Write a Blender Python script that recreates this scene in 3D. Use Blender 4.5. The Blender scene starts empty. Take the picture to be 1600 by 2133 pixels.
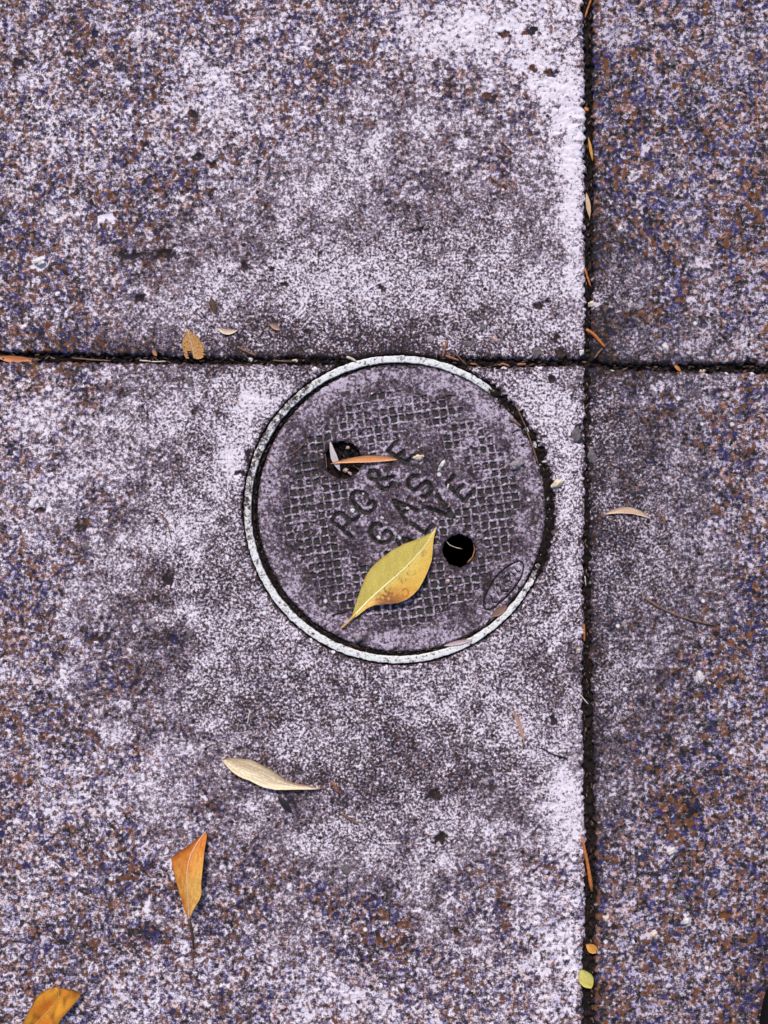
import bpy, math, random
import numpy as np
from mathutils import Vector, noise as mnoise

# ------------------------------------------------------------------ camera, sky, sun, exposure
S = 0.0004                       # metres per photograph pixel on the pavement plane
scene = bpy.context.scene
col = scene.collection
def P(px, py, z=0.0):            # photo pixel on the pavement -> metres (z in millimetres)
    return ((px - 800.0) * S, (1066.5 - py) * S, z * 0.001)

cam = bpy.data.cameras.new('camera')
camo = bpy.data.objects.new('camera', cam); col.objects.link(camo)
H = 0.80
camo.location = (0, 0, H)
cam.sensor_fit = 'VERTICAL'; cam.sensor_height = 24.0
cam.lens = 24.0 * H / (2133 * S)
cam.clip_start = 0.01; cam.clip_end = 500
scene.camera = camo

SUN_EL, SUN_AZ = 43.0, -14.0     # azimuth from +Y (top of picture)
w = bpy.data.worlds.new('World'); scene.world = w; w.use_nodes = True
nt = w.node_tree; nt.nodes.clear()
sky = nt.nodes.new('ShaderNodeTexSky'); sky.sky_type = 'NISHITA'; sky.sun_disc = False
sky.sun_elevation = math.radians(SUN_EL); sky.sun_rotation = math.radians(SUN_AZ)
sky.air_density = 1.0; sky.dust_density = 2.5; sky.ozone_density = 1.5
bg = nt.nodes.new('ShaderNodeBackground'); bg.inputs['Strength'].default_value = 0.085
wo = nt.nodes.new('ShaderNodeOutputWorld')
nt.links.new(sky.outputs[0], bg.inputs[0]); nt.links.new(bg.outputs[0], wo.inputs[0])
sl = bpy.data.lights.new('sun', 'SUN'); sl.energy = 2.0; sl.angle = math.radians(10); sl.color = (1.0, 0.95, 0.90)
so = bpy.data.objects.new('sun', sl); col.objects.link(so)
el, az = math.radians(SUN_EL), math.radians(SUN_AZ)
sd = Vector((math.sin(az) * math.cos(el), math.cos(az) * math.cos(el), math.sin(el)))
so.rotation_euler = sd.to_track_quat('Z', 'Y').to_euler(); so.location = (0, 1, 2)
scene.view_settings.view_transform = 'Standard'; scene.view_settings.look = 'None'
scene.view_settings.exposure = 0.62; scene.view_settings.gamma = 1.0
scene.view_settings.use_curve_mapping = False
scene.render.engine = 'CYCLES'

random.seed(11); rng = np.random.default_rng(5)

# ------------------------------------------------------------------ noise fields (world-fixed, 2 px lattice)
NX, NY, ST, OX, OY = 1024, 1280, 2.0, -200.0, -200.0
fx = np.fft.fftfreq(NX, ST)[None, :]; fy = np.fft.fftfreq(NY, ST)[:, None]
FR = np.sqrt(fx * fx + fy * fy) + 1e-9
def band(lo, hi, power=0.0):     # wavelengths lo..hi in photo pixels
    wn = rng.standard_normal((NY, NX)); F = np.fft.fft2(wn)
    m = np.exp(-(FR * lo) ** 4) * (1 - np.exp(-(FR * hi) ** 4)) * FR ** (-power)
    f = np.fft.ifft2(F * m).real
    return (f - f.mean()) / f.std()
def samp(f, X, Y):
    a = (X - OX) / ST; b = (Y - OY) / ST
    i = np.floor(a).astype(int); j = np.floor(b).astype(int); u = a - i; v = b - j
    i0 = i % NX; i1 = (i + 1) % NX; j0 = j % NY; j1 = (j + 1) % NY
    return (f[j0, i0] * (1 - u) * (1 - v) + f[j0, i1] * u * (1 - v) + f[j1, i0] * (1 - u) * v + f[j1, i1] * u * v)
N_fine = band(4, 9); N_fine2 = band(5, 14); N_mid = band(12, 45, .5); N_mid2 = band(30, 110, .8)
N_big = band(90, 420, 1.0); N_edge = band(8, 60, .6); N_grain = band(9, 26, .4)
def sstep(a, b, x):
    t = np.clip((x - a) / (b - a), 0, 1); return t * t * (3 - 2 * t)

# ------------------------------------------------------------------ helpers
def npmesh(name, co, quads, mat, parent=None, attrs=None, smooth=True):
    me = bpy.data.meshes.new(name); co = np.asarray(co, np.float32); quads = np.asarray(quads, np.int32)
    me.vertices.add(len(co)); me.vertices.foreach_set('co', co.ravel())
    k = quads.shape[1]; n = len(quads)
    me.loops.add(n * k); me.loops.foreach_set('vertex_index', quads.ravel())
    me.polygons.add(n); me.polygons.foreach_set('loop_start', np.arange(0, n * k, k, dtype=np.int32))
    me.update(calc_edges=True); me.validate()
    me.polygons.foreach_set('use_smooth', np.full(len(me.polygons), smooth))
    for an, av in (attrs or {}).items():
        av = np.asarray(av, np.float32)
        if av.ndim == 1:
            a = me.attributes.new(an, 'FLOAT', 'POINT'); a.data.foreach_set('value', av)
        else:
            a = me.attributes.new(an, 'FLOAT_COLOR', 'POINT')
            a.data.foreach_set('color', np.c_[av, np.ones(len(av))].astype(np.float32).ravel())
    me.materials.append(mat)
    o = bpy.data.objects.new(name, me); col.objects.link(o)
    if parent: o.parent = parent
    return o
def grid_quads(nx, ny, keep=None):
    i = np.arange(nx * ny).reshape(ny, nx)
    q = np.stack([i[1:, :-1], i[1:, 1:], i[:-1, 1:], i[:-1, :-1]], -1).reshape(-1, 4)
    if keep is not None:
        q = q[keep[q].any(1)]
    return q
def compact(co, q, attrs):
    used = np.zeros(len(co), bool); used[q.ravel()] = True
    idx = np.cumsum(used) - 1
    return co[used], idx[q], {k: v[used] for k, v in attrs.items()}
def empty(name, loc=(0, 0, 0)):
    o = bpy.data.objects.new(name, None); col.objects.link(o); o.location = loc
    o.empty_display_size = 0.02; return o
def tag(o, label=None, cat=None, group=None, kind=None):
    if label: o['label'] = label
    if cat: o['category'] = cat
    if group: o['group'] = group
    if kind: o['kind'] = kind
    return o

# ------------------------------------------------------------------ materials
def mk(name):
    m = bpy.data.materials.new(name); m.use_nodes = True; t = m.node_tree
    return m, t, t.nodes['Principled BSDF']
def nd(t, typ, **kw):
    n = t.nodes.new(typ)
    for k, v in kw.items(): setattr(n, k, v)
    return n
def noise_n(t, scale, detail=3, rough=.6, vec=None, dist=0):
    n = nd(t, 'ShaderNodeTexNoise'); n.inputs['Scale'].default_value = scale
    n.inputs['Detail'].default_value = detail; n.inputs['Roughness'].default_value = rough
    n.inputs['Distortion'].default_value = dist
    if vec: t.links.new(vec, n.inputs['Vector'])
    return n
def ramp(t, fac, stops, interp='LINEAR'):
    r = nd(t, 'ShaderNodeValToRGB'); r.color_ramp.interpolation = interp
    while len(r.color_ramp.elements) < len(stops): r.color_ramp.elements.new(.5)
    for e, (p, c) in zip(r.color_ramp.elements, stops):
        e.position = p; e.color = (*c, 1) if len(c) == 3 else c
    t.links.new(fac, r.inputs['Fac']); return r.outputs['Color']
def math_n(t, op, a, b=None, clamp=False):
    n = nd(t, 'ShaderNodeMath', operation=op); n.use_clamp = clamp
    for i, x in enumerate((a, b)):
        if x is None: continue
        if isinstance(x, (int, float)): n.inputs[i].default_value = x
        else: t.links.new(x, n.inputs[i])
    return n.outputs[0]
def mix_n(t, fac, a, b, blend='MIX'):
    n = nd(t, 'ShaderNodeMix', data_type='RGBA', blend_type=blend)
    for i, x in ((0, fac), (6, a), (7, b)):
        if isinstance(x, (int, float)): n.inputs[i].default_value = x
        elif isinstance(x, tuple): n.inputs[i].default_value = (*x, 1)
        else: t.links.new(x, n.inputs[i])
    return n.outputs[2]
def bump_n(t, h, bsdf, strength=.5, dist=.0004):
    b = nd(t, 'ShaderNodeBump'); b.inputs['Strength'].default_value = strength; b.inputs['Distance'].default_value = dist
    t.links.new(h, b.inputs['Height']); t.links.new(b.outputs[0], bsdf.inputs['Normal'])

def concrete(name, light, mid, dark, hue=.5, gain=1.0, off=0.0):
    m, t, b = mk(name)
    tc = nd(t, 'ShaderNodeTexCoord').outputs['Object']
    st = nd(t, 'ShaderNodeAttribute', attribute_name='stain').outputs['Fac']
    co = nd(t, 'ShaderNodeAttribute', attribute_name='coarse').outputs['Fac']
    nf = noise_n(t, 470, 3, .72, tc).outputs['Fac']
    nc = noise_n(t, 300, 4, .75, tc).outputs['Fac']
    vn = nd(t, 'ShaderNodeTexVoronoi'); vn.inputs['Scale'].default_value = 420; t.links.new(tc, vn.inputs['Vector'])
    sep = nd(t, 'ShaderNodeSeparateColor'); t.links.new(vn.outputs['Color'], sep.inputs[0])
    vc = nd(t, 'ShaderNodeTexVoronoi'); vc.inputs['Scale'].default_value = 250; t.links.new(tc, vc.inputs['Vector'])
    sepc = nd(t, 'ShaderNodeSeparateColor'); t.links.new(vc.outputs['Color'], sepc.inputs[0])
    def lerp(f, a, c):
        n = nd(t, 'ShaderNodeMix', data_type='FLOAT')
        t.links.new(f, n.inputs[0]); t.links.new(a, n.inputs[2]); t.links.new(c, n.inputs[3]); return n.outputs[0]
    nn = lerp(co, nf, nc); gr = lerp(co, sep.outputs[0], sepc.outputs[0])
    hu = lerp(co, sep.outputs[1], sepc.outputs[1])
    v = math_n(t, 'MULTIPLY_ADD', math_n(t, 'SUBTRACT', nn, .5), 3.3 * gain)
    v.node.inputs[2].default_value = .5 + off
    v = math_n(t, 'ADD', v, math_n(t, 'MULTIPLY', math_n(t, 'SUBTRACT', gr, .5), .42 * gain))
    v = math_n(t, 'SUBTRACT', v, math_n(t, 'MULTIPLY', math_n(t, 'SUBTRACT', st, .5), .78))
    c = ramp(t, v, [(.14, dark), (.36, tuple(.45 * a + .55 * d for a, d in zip(mid, dark))), (.55, mid), (.82, light)])
    # single warm and bluish grains; lens colour fringing put into the grain tint
    warm = math_n(t, 'MULTIPLY', ramp(t, hu, [(.70, (0, 0, 0)), (.80, (1, 1, 1))]), math_n(t, 'MULTIPLY_ADD', co, .75 * hue))
    warm.node.inputs[1].links[0].from_node.inputs[2].default_value = .12
    cool = math_n(t, 'MULTIPLY', ramp(t, hu, [(.16, (1, 1, 1)), (.26, (0, 0, 0))]), math_n(t, 'MULTIPLY_ADD', co, .75 * hue))
    cool.node.inputs[1].links[0].from_node.inputs[2].default_value = .12
    dk = math_n(t, 'MULTIPLY', st, 1.35, True)   # fringe tint fades on pale, low-stain areas
    warm = math_n(t, 'MULTIPLY', warm, dk); cool = math_n(t, 'MULTIPLY', cool, dk)
    c = mix_n(t, warm, c, mix_n(t, .68, mix_n(t, 1.0, c, (1.1, .56, .28), 'MULTIPLY'), (.30, .11, .035)))
    c = mix_n(t, cool, c, mix_n(t, .62, mix_n(t, 1.0, c, (.50, .52, 1.15), 'MULTIPLY'), (.045, .045, .22)))
    # rare dark pores and pale quartz grains
    vd = nd(t, 'ShaderNodeTexVoronoi'); vd.inputs['Scale'].default_value = 95; t.links.new(tc, vd.inputs['Vector'])
    pore = ramp(t, vd.outputs['Distance'], [(.12, (1, 1, 1)), (.20, (0, 0, 0))])
    sd2 = nd(t, 'ShaderNodeSeparateColor'); t.links.new(vd.outputs['Color'], sd2.inputs[0])
    isd = ramp(t, sd2.outputs[0], [(.86, (0, 0, 0)), (.88, (1, 1, 1))])
    isw = ramp(t, sd2.outputs[1], [(.93, (0, 0, 0)), (.95, (1, 1, 1))])
    c = mix_n(t, math_n(t, 'MULTIPLY', pore, isd), c, tuple(x * .8 for x in dark))
    c = mix_n(t, math_n(t, 'MULTIPLY', pore, isw), c, (.72, .69, .74))
    t.links.new(c, b.inputs['Base Color'])
    b.inputs['Roughness'].default_value = .92; b.inputs['Specular IOR Level'].default_value = .25
    bump_n(t, math_n(t, 'ADD', nn, math_n(t, 'MULTIPLY', gr, .35)), b, .8, .0009)
    return m

LAV_L, LAV_M, LAV_D = (.80, .72, .80), (.255, .192, .242), (.024, .017, .018)
M_slab = concrete('weathered_concrete', LAV_L, LAV_M, LAV_D, hue=.52)
M_slab_r = concrete('weathered_concrete_coarse', (.66, .57, .66), (.185, .145, .182), (.018, .013, .014), hue=.68)
M_cover = concrete('worn_cast_iron', (.52, .43, .53), (.145, .106, .138), (.024, .017, .019), hue=.15, gain=.60, off=-.02)
M_ring = concrete('white_painted_metal', (.80, .79, .78), (.50, .46, .47), (.05, .036, .036), hue=.0, gain=.95, off=.16)

def dirt(name, a, b_, scale=500, rough=.95, bump=.0012):
    m, t, b = mk(name); tc = nd(t, 'ShaderNodeTexCoord').outputs['Object']
    n = noise_n(t, scale, 4, .7, tc).outputs['Fac']
    c = ramp(t, n, [(.35, a), (.72, b_)]); t.links.new(c, b.inputs['Base Color'])
    b.inputs['Roughness'].default_value = rough; b.inputs['Specular IOR Level'].default_value = .15
    bump_n(t, n, b, .8, bump); return m
M_soil = dirt('dark_soil', (.006, .004, .004), (.032, .021, .018))
M_ground = dirt('bare_ground', (.02, .016, .012), (.09, .07, .05), 90)
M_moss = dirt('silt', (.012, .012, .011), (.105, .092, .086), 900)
M_ldark = dirt('letter_dark', (.006, .006, .005), (.038, .033, .030), 800)
M_char = dirt('black_bits', (.006, .006, .008), (.03, .026, .03), 900)
M_iron = dirt('rusty_barrel', (.004, .003, .003), (.02, .012, .009), 200)
M_shoe = dirt('brown_leather', (.012, .008, .005), (.022, .014, .009), 400, .6, .0003)
M_sole = dirt('black_rubber', (.006, .006, .006), (.012, .011, .011), 500, .7, .0003)

def organic(name, base, dark, scale=900, rough=.6, stretch=None, spots=None, use_col=False, trans=.0):
    m, t, b = mk(name); tc = nd(t, 'ShaderNodeTexCoord').outputs['Object']
    n = noise_n(t, scale, 4, .65, tc).outputs['Fac']
    if use_col:
        a = nd(t, 'ShaderNodeAttribute', attribute_name='Col').outputs['Color']
        c = mix_n(t, ramp(t, n, [(.40, (1, 1, 1)), (.62, (0, 0, 0))]), a, mix_n(t, 1.0, a, (.80, .74, .66), 'MULTIPLY'))
        s = noise_n(t, scale * .9, 2, .5, tc).outputs['Fac']
        c = mix_n(t, ramp(t, s, [(.68, (0, 0, 0)), (.73, (.75, .75, .75))]), c, dark)
    else:
        c = ramp(t, n, [(.33, dark), (.62, base)])
    t.links.new(c, b.inputs['Base Color']); b.inputs['Roughness'].default_value = rough
    b.inputs['Specular IOR Level'].default_value = .35
    bump_n(t, n, b, .4, .0003); return m
M_leaf = organic('leaf_skin', (1, 1, 1), (.22, .11, .03), 900, .5, use_col=True)
M_rib = organic('leaf_rib', (.92, .88, .58), (.75, .66, .32), 900, .5)
M_stalk = organic('leaf_stalk', (.66, .40, .10), (.45, .24, .05), 900, .55)
M_twig_red = organic('reddish_twig', (.42, .17, .09), (.12, .05, .03), 800)
M_twig_brown = organic('brown_twig', (.26, .14, .09), (.06, .03, .02), 800)
M_twig_orange = organic('orange_twig', (.62, .20, .05), (.25, .07, .02), 700)
M_bark = organic('dark_bark', (.10, .055, .04), (.025, .015, .012), 800)
M_straw = organic('pale_straw', (.78, .66, .56), (.42, .32, .25), 900)
M_blackhair = organic('black_fibre', (.02, .016, .018), (.008, .007, .008), 700)
M_peb_white = organic('pale_pebble', (.74, .70, .68), (.38, .33, .32), 420, .8)
M_peb_cream = organic('cream_pebble', (.74, .62, .48), (.42, .30, .20), 420, .8)
M_peb_lav = organic('grey_pebble', (.36, .30, .33), (.13, .105, .115), 600, .85)
M_peb_grey = organic('slate_pebble', (.17, .145, .155), (.06, .05, .055), 600, .85)
M_peb_pink = organic('pink_pebble', (.62, .42, .36), (.38, .22, .18), 600, .8)
M_peb_green = organic('yellow_green_leaf_scrap', (.66, .64, .16), (.40, .30, .06), 350, .6)

# ------------------------------------------------------------------ shape data traced from the place
RX, RY, R_OUT, R_IN = 829.0, 1061.0, 323.0, 303.0
CX, CY, CR = 837.0, 1058.0, 300.5
HOLES = [(714, 958, 39), (957, 1147, 34.5)]

def interp_edge(pts, q):
    pts = np.array(pts, float); return np.interp(q, pts[:, 0], pts[:, 1])
V_L = [(0, 1215), (250, 1219), (500, 1219), (740, 1219), (1000, 1219), (1300, 1216), (1450, 1213), (1600, 1216), (1800, 1220), (2133, 1213)]
V_R = [(0, 1235), (200, 1237), (400, 1238), (600, 1235), (740, 1229), (900, 1228), (1100, 1230), (1300, 1232), (1450, 1235), (1600, 1239), (1800, 1243), (2133, 1240)]
H_T = [(0, 733), (200, 738), (400, 744), (600, 746), (1000, 748), (1100, 750), (1200, 748), (1300, 760), (1400, 761), (1600, 756)]
H_B = [(0, 752), (200, 755), (400, 757), (600, 758), (1000, 763), (1100, 763), (1200, 761), (1300, 771), (1400, 774), (1600, 776)]

# worn pale patches (-) and dirty patches (+): x, y, radius x, radius y, tilt deg, amount
BLOBS = [(1130, 160, 60, 200, -20, -.48), (900, 60, 130, 70, 0, -.42), (1000, 60, 160, 50, 0, -.2), (560, 260, 150, 120, 0, -.14), (730, 440, 160, 90, 0, -.16), (1192, 400, 24, 360, 0, -.48), (1195, 1900, 20, 400, 0, -.2),
 (750, 590, 330, 60, 0, -.20), (430, 150, 60, 60, 0, -.2), (620, 60, 120, 40, 0, -.15), (200, 260, 110, 90, 0, -.12), (1090, 620, 90, 60, 0, -.18), (950, 330, 130, 90, 0, -.12), (420, 620, 80, 50, 0, -.16),
 (720, 60, 130, 60, 20, .30), (690, 150, 110, 40, -20, .24), (500, 80, 40, 40, 0, .2), (200, 440, 200, 50, 12, .22), (340, 560, 130, 50, 30, .24), (100, 100, 110, 60, -40, .10), (330, 330, 120, 60, 30, .12),
 (300, 720, 330, 26, 3, .34), (800, 700, 200, 34, 0, .30), (560, 690, 120, 30, 0, .22), (100, 680, 200, 50, 8, .14), (880, 390, 70, 60, 40, .16), (1010, 200, 40, 25, 0, .2), (850, 480, 70, 40, 0, .12), (730, 470, 60, 50, 0, .15),
 (510, 880, 40, 110, 15, -.42), (565, 815, 55, 35, -40, -.30), (350, 880, 60, 90, 40, -.22), (480, 960, 35, 40, 0, -.34), (100, 860, 120, 40, 5, -.12), (130, 1010, 150, 40, 0, -.18), (370, 1120, 50, 40, 0, -.26), (220, 960, 80, 50, 0, -.15), (250, 1110, 90, 40, 0, -.14),
 (1150, 860, 60, 90, 0, -.26), (1100, 800, 50, 30, 0, -.2), (1180, 1050, 30, 130, 0, -.24), (1180, 1300, 34, 80, 0, -.12), (960, 1440, 120, 40, 0, -.16), (600, 1350, 80, 60, 30, -.16), (390, 1270, 40, 30, 0, -.3), (430, 1350, 50, 50, 40, -.18), (340, 1580, 90, 45, -20, -.26), (1170, 1660, 40, 130, 0, -.36), (1150, 1990, 70, 160, 0, -.26), (1040, 1730, 100, 40, 30, -.12), (1080, 1520, 50, 60, 0, -.22),
 (760, 2090, 150, 60, 0, -.18), (880, 1800, 120, 40, 0, -.1), (150, 1690, 60, 60, -30, -.14), (400, 2080, 60, 70, 0, -.2), (250, 1300, 130, 40, -20, .04), (80, 1470, 90, 30, 0, .2),
 (340, 1240, 60, 60, 0, .26), (370, 1380, 90, 60, 30, .22), (450, 1210, 40, 60, 0, .14), (520, 1480, 120, 50, 0, .20), (760, 1500, 110, 70, 0, .18), (700, 1640, 140, 60, 0, .20), (850, 1650, 120, 40, 0, .16), (1010, 1590, 90, 50, -20, .2), (1090, 1600, 60, 26, 20, .2), (200, 1450, 160, 50, -30, .16), (300, 1860, 180, 90, -30, .12), (310, 1945, 38, 20, 0, 1.3), (403, 1990, 6, 30, 8, .9), (590, 1900, 120, 70, 20, .14), (740, 1840, 50, 30, 0, .2), (150, 1960, 120, 60, 0, .10), (950, 1980, 90, 90, 0, .08), (640, 1420, 90, 30, 0, .12), (1130, 1380, 50, 50, 0, .2), (1150, 1200, 30, 50, 0, .12), (30, 1330, 70, 50, 0, .1), (450, 960, 30, 110, 25, .08), (230, 1200, 60, 30, 0, .08), (330, 1050, 30, 50, 0, .14),
 (1275, 65, 32, 45, -20, -.5), (1490, 600, 80, 50, -30, -.16), (1540, 760, 70, 60, -20, -.2), (1370, 810, 26, 34, 0, -.34), (1580, 900, 60, 40, 0, -.14), (1480, 140, 100, 60, -40, -.14), (1350, 170, 50, 80, -30, -.12),
 (1420, 330, 90, 60, -30, .16), (1290, 560, 70, 80, 0, .2), (1262, 400, 30, 300, 0, .12), (1260, 720, 50, 60, 0, .34), (1400, 480, 70, 60, 0, .1), (1300, 950, 60, 90, 0, .16), (1270, 1130, 60, 60, 0, .2), (1450, 1260, 60, 30, 15, .1), (1400, 1500, 140, 50, 20, .16), (1500, 1700, 110, 60, 30, .14), (1330, 1850, 60, 90, 0, .1), (1560, 2060, 60, 80, 0, .3), (1350, 1330, 60, 40, 0, -.14), (1480, 1120, 80, 40, 0, -.1), (1300, 2060, 60, 60, 0, -.06)]
DARKPITS = [(1150, 152, 11, 7), (1108, 65, 14, 8), (1020, 200, 10, 8), (1052, 72, 9, 7), (1110, 143, 8, 6), (402, 236, 8, 9), (413, 326, 9, 6), (440, 342, 9, 7), (272, 530, 20, 7), (345, 530, 16, 9), (197, 70, 10, 7), (40, 130, 12, 9), (292, 622, 12, 7), (507, 552, 6, 6), (565, 560, 5, 5), (596, 592, 6, 4), (1120, 636, 8, 6), (1167, 733, 8, 7), (1160, 705, 6, 9), (796, 597, 8, 5), (640, 690, 6, 4), (80, 1062, 13, 5), (905, 1655, 14, 8), (918, 1745, 12, 8), (775, 1870, 6, 5), (1150, 790, 10, 6), (1205, 905, 10, 18), (500, 985, 8, 5), (516, 950, 5, 16), (350, 1205, 10, 12), (358, 1328, 8, 6), (170, 1090, 12, 8), (1150, 1500, 10, 6), (950, 1940, 5, 9), (860, 480, 4, 3), (1440, 1690, 16, 12), (1510, 1905, 12, 6), (830, 1925, 8, 5), (300, 300, 8, 6), (200, 1330, 10, 7)]
PALEPITS = [(82, 548, 16, 12), (225, 455, 18, 9), (1457, 1410, 6, 12), (1398, 1772, 12, 8), (1429, 1919, 10, 10), (1360, 1947, 10, 8), (1263, 1912, 8, 7), (1316, 366, 4, 12), (1293, 478, 4, 6), (1345, 312, 8, 10), (101, 809, 6, 5), (1440, 625, 8, 6), (1240, 633, 8, 6), (310, 1890, 8, 10), (1385, 725, 6, 8), (1145, 1358, 6, 6), (1345, 1950, 6, 5)]

def stain_field(X, Y, right=False):
    s = .55 + .07 * samp(N_big, X, Y) + .08 * samp(N_mid2, X, Y) + .06 * samp(N_mid, X, Y)
    WOB = samp(N_grain, X, Y)
    for (bx, by, rx, ry, a, k) in BLOBS:
        ca, sa = math.cos(math.radians(a)), math.sin(math.radians(a))
        dx, dy = X - bx, Y - by
        u = (dx * ca + dy * sa) / rx; v = (-dx * sa + dy * ca) / ry
        s = s + (.62 if k > 0 else .95) * k * np.exp(-(u * u + v * v))
    for (bx, by, rx, ry) in DARKPITS:
        u = (X - bx) / rx; v = (Y - by) / ry; s = s + 1.5 * np.exp(-(np.clip((u * u + v * v) * .9 + .75 * WOB, 0, 99) ** 2)) * (u * u + v * v < 6)
    for (bx, by, rx, ry) in PALEPITS:
        u = (X - bx) / rx; v = (Y - by) / ry; s = s - 1.1 * np.exp(-(np.clip((u * u + v * v) * .9 + .6 * WOB, 0, 99) ** 2)) * (u * u + v * v < 6)
    return s
def coarse_field(X, Y):          # lens blur and fringing put into coarser, tinted grain away from the valve
    r = np.hypot((X - 830) / 1.0, (Y - 1080) / 1.25) + 45 * samp(N_big, X, Y)
    return sstep(380, 800, r)

def rhole(th):                   # radius of the opening in the concrete, th in picture (y up)
    e = samp(N_edge, 400 + 330 * np.cos(th), 700 + 330 * np.sin(th))
    d = np.degrees(th)
    right = sstep(-35, -15, d) * (1 - sstep(50, 62, d))
    return 325.0 + right * 1.0 + e * (0.7 + right * 2.2)

# ------------------------------------------------------------------ pavement slabs
fine_step = 2.6
def lines(lo, hi, f0, f1):
    a = [x for x in np.arange(f0, f1 + .1, fine_step) if lo + 1.3 < x < hi - 1.3]
    out = list(a)
    st = fine_step; x = (a[0] if a else lo)
    L = []
    while x - st > lo + st * .5:
        x -= st; L.append(x); st = min(st * 1.22, 120)
    st = fine_step; x = a[-1]; R = []
    while x + st < hi - st * .5:
        x += st; R.append(x); st = min(st * 1.22, 120)
    return np.array(L[::-1] + out + R)
pavement = tag(empty('pavement'), kind='structure')

def slab(x0, x1, y0, y1, mat, right):
    xs = lines(x0, x1, -60, 1660); ys = lines(y0, y1, -60, 2193)
    ex = [x0, x0 + .05, x0 + 1.3]; fxx = [x1 - 1.3, x1 - .05, x1]
    xs = np.concatenate([ex, xs[(xs > x0 + 2) & (xs < x1 - 2)], fxx])
    ey = [y0, y0 + .05, y0 + 1.3]; fyy = [y1 - 1.3, y1 - .05, y1]
    ys = np.concatenate([ey, ys[(ys > y0 + 2) & (ys < y1 - 2)], fyy])
    U, V = np.meshgrid(xs, ys); X = U.copy(); Y = V.copy()
    nx, ny = len(xs), len(ys)
    rag = 2.1
    if not right: X += (interp_edge(V_L, V) + rag * samp(N_edge, np.full_like(V, 90.), V) - x1) * np.exp((U - x1) / 26)
    else: X += (interp_edge(V_R, V) + rag * samp(N_edge, np.full_like(V, 300.), V) - x0) * np.exp(-(U - x0) / 26)
    if y1 < 1000: Y += (interp_edge(H_T, U) + rag * samp(N_edge, U, np.full_like(U, 500.)) - y1) * np.exp((V - y1) / 26)
    else: Y += (interp_edge(H_B, U) + rag * .8 * samp(N_edge, U, np.full_like(U, 900.)) - y0) * np.exp(-(V - y0) / 26)
    dxe = (x1 - U) if not right else (U - x0)
    dye = (y1 - V) if y1 < 1000 else (V - y0)
    dmin = np.minimum(dxe, dye)
    co = coarse_field(X, Y)
    f1, f2, f3 = samp(N_fine, X, Y), samp(N_fine2, X, Y), samp(N_grain, X, Y)
    z = .13 * f1 * (1 - .3 * co) + .14 * f2 + .18 * f3 * co + .10 * samp(N_mid, X, Y) + .25 * samp(N_mid2, X, Y) * .5
    z = z - .55 * np.clip(f2 - 1.25, 0, 2) - .8 * np.clip(f3 - 1.5, 0, 2) * co
    rad = np.where(right, 9.0, 6.5)
    z = z - 2.2 * np.clip(1 - dmin / rad, 0, 1) ** 2
    st = stain_field(X, Y, right)
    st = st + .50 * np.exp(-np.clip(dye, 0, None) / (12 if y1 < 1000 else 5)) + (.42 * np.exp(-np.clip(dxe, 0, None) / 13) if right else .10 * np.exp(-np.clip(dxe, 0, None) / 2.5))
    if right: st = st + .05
    for (bx, by, rx, ry) in DARKPITS:
        u = (X - bx) / rx; v = (Y - by) / ry; z = z - 1.1 * np.exp(-((u * u + v * v) ** 2))
    wall = (U == x0) | (U == x1) | (V == y0) | (V == y1)
    z = np.where(wall, -9.0, z)
    keep = np.ones(nx * ny, bool)
    if not right:
        DX, DY = X - RX, RY - Y; r = np.hypot(DX, DY); th = np.arctan2(DY, DX); rh = rhole(th)
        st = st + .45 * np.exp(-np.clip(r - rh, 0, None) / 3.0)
        z = z - 1.2 * np.clip(1 - (r - rh) / 5, 0, 1) ** 2 * (r >= rh)
        inner = r < rh - 4; edge = (r < rh) & ~inner
        s = np.where(r < rh, rh / np.maximum(r, 1), 1.0)
        s = np.where(inner, (rh - .3) / np.maximum(r, 1), s)
        X = RX + DX * s; Y = RY - DY * s
        z = np.where(edge & ~wall, z - .9, z); z = np.where(inner, -9.0, z)
        keep = ~inner.ravel()
    q = grid_quads(nx, ny, keep)
    co3 = np.c_[((X - 800) * S).ravel(), ((1066.5 - Y) * S).ravel(), (z * .001).ravel()]
    at = {'stain': np.clip(st, -.6, 1.8).ravel(), 'coarse': co.ravel()}
    co3, q, at = compact(co3, q, at)
    return npmesh('slab', co3, q, mat, pavement, at)
s_tl = slab(-2300, 1216, -2800, 744, M_slab, False)
s_bl = slab(-2300, 1216, 760, 4600, M_slab, False)
s_tr = slab(1236, 4600, -2800, 758, M_slab_r, True)
s_br = slab(1236, 4600, 774, 4600, M_slab_r, True)
s_tl['label'] = 'pale weathered concrete slab above the valve cover'
s_bl['label'] = 'pale weathered concrete slab that holds the valve cover'
s_tr['label'] = 'darker coarse concrete slab at the upper right'
s_br['label'] = 'darker coarse concrete slab at the lower right'

# aggregate stones showing in the concrete
def icos(name, loc, r, sq, mat, parent, seed, label=None, rot=0.0, sub=2, rough=.22):
    import bmesh
    bm = bmesh.new(); bmesh.ops.create_icosphere(bm, subdivisions=sub, radius=1.0)
    c, s_ = math.cos(rot), math.sin(rot)
    for v in bm.verts:
        n = mnoise.noise(v.co * 1.3 + Vector((seed * 3.1, seed * 1.7, seed))) * rough + mnoise.noise(v.co * 3 + Vector((seed, 0, 0))) * rough * .4
        p = v.co * (1 + n); x, y, z = p.x * r * sq[0], p.y * r * sq[1], p.z * r * sq[2]
        v.co = (x * c - y * s_, x * s_ + y * c, z)
    me = bpy.data.meshes.new(name); bm.to_mesh(me); bm.free()
    for p in me.polygons: p.use_smooth = True
    me.materials.append(mat)
    o = bpy.data.objects.new(name, me); col.objects.link(o); o.location = loc
    if parent: o.parent = parent
    if label: o['label'] = label
    return o
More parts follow.
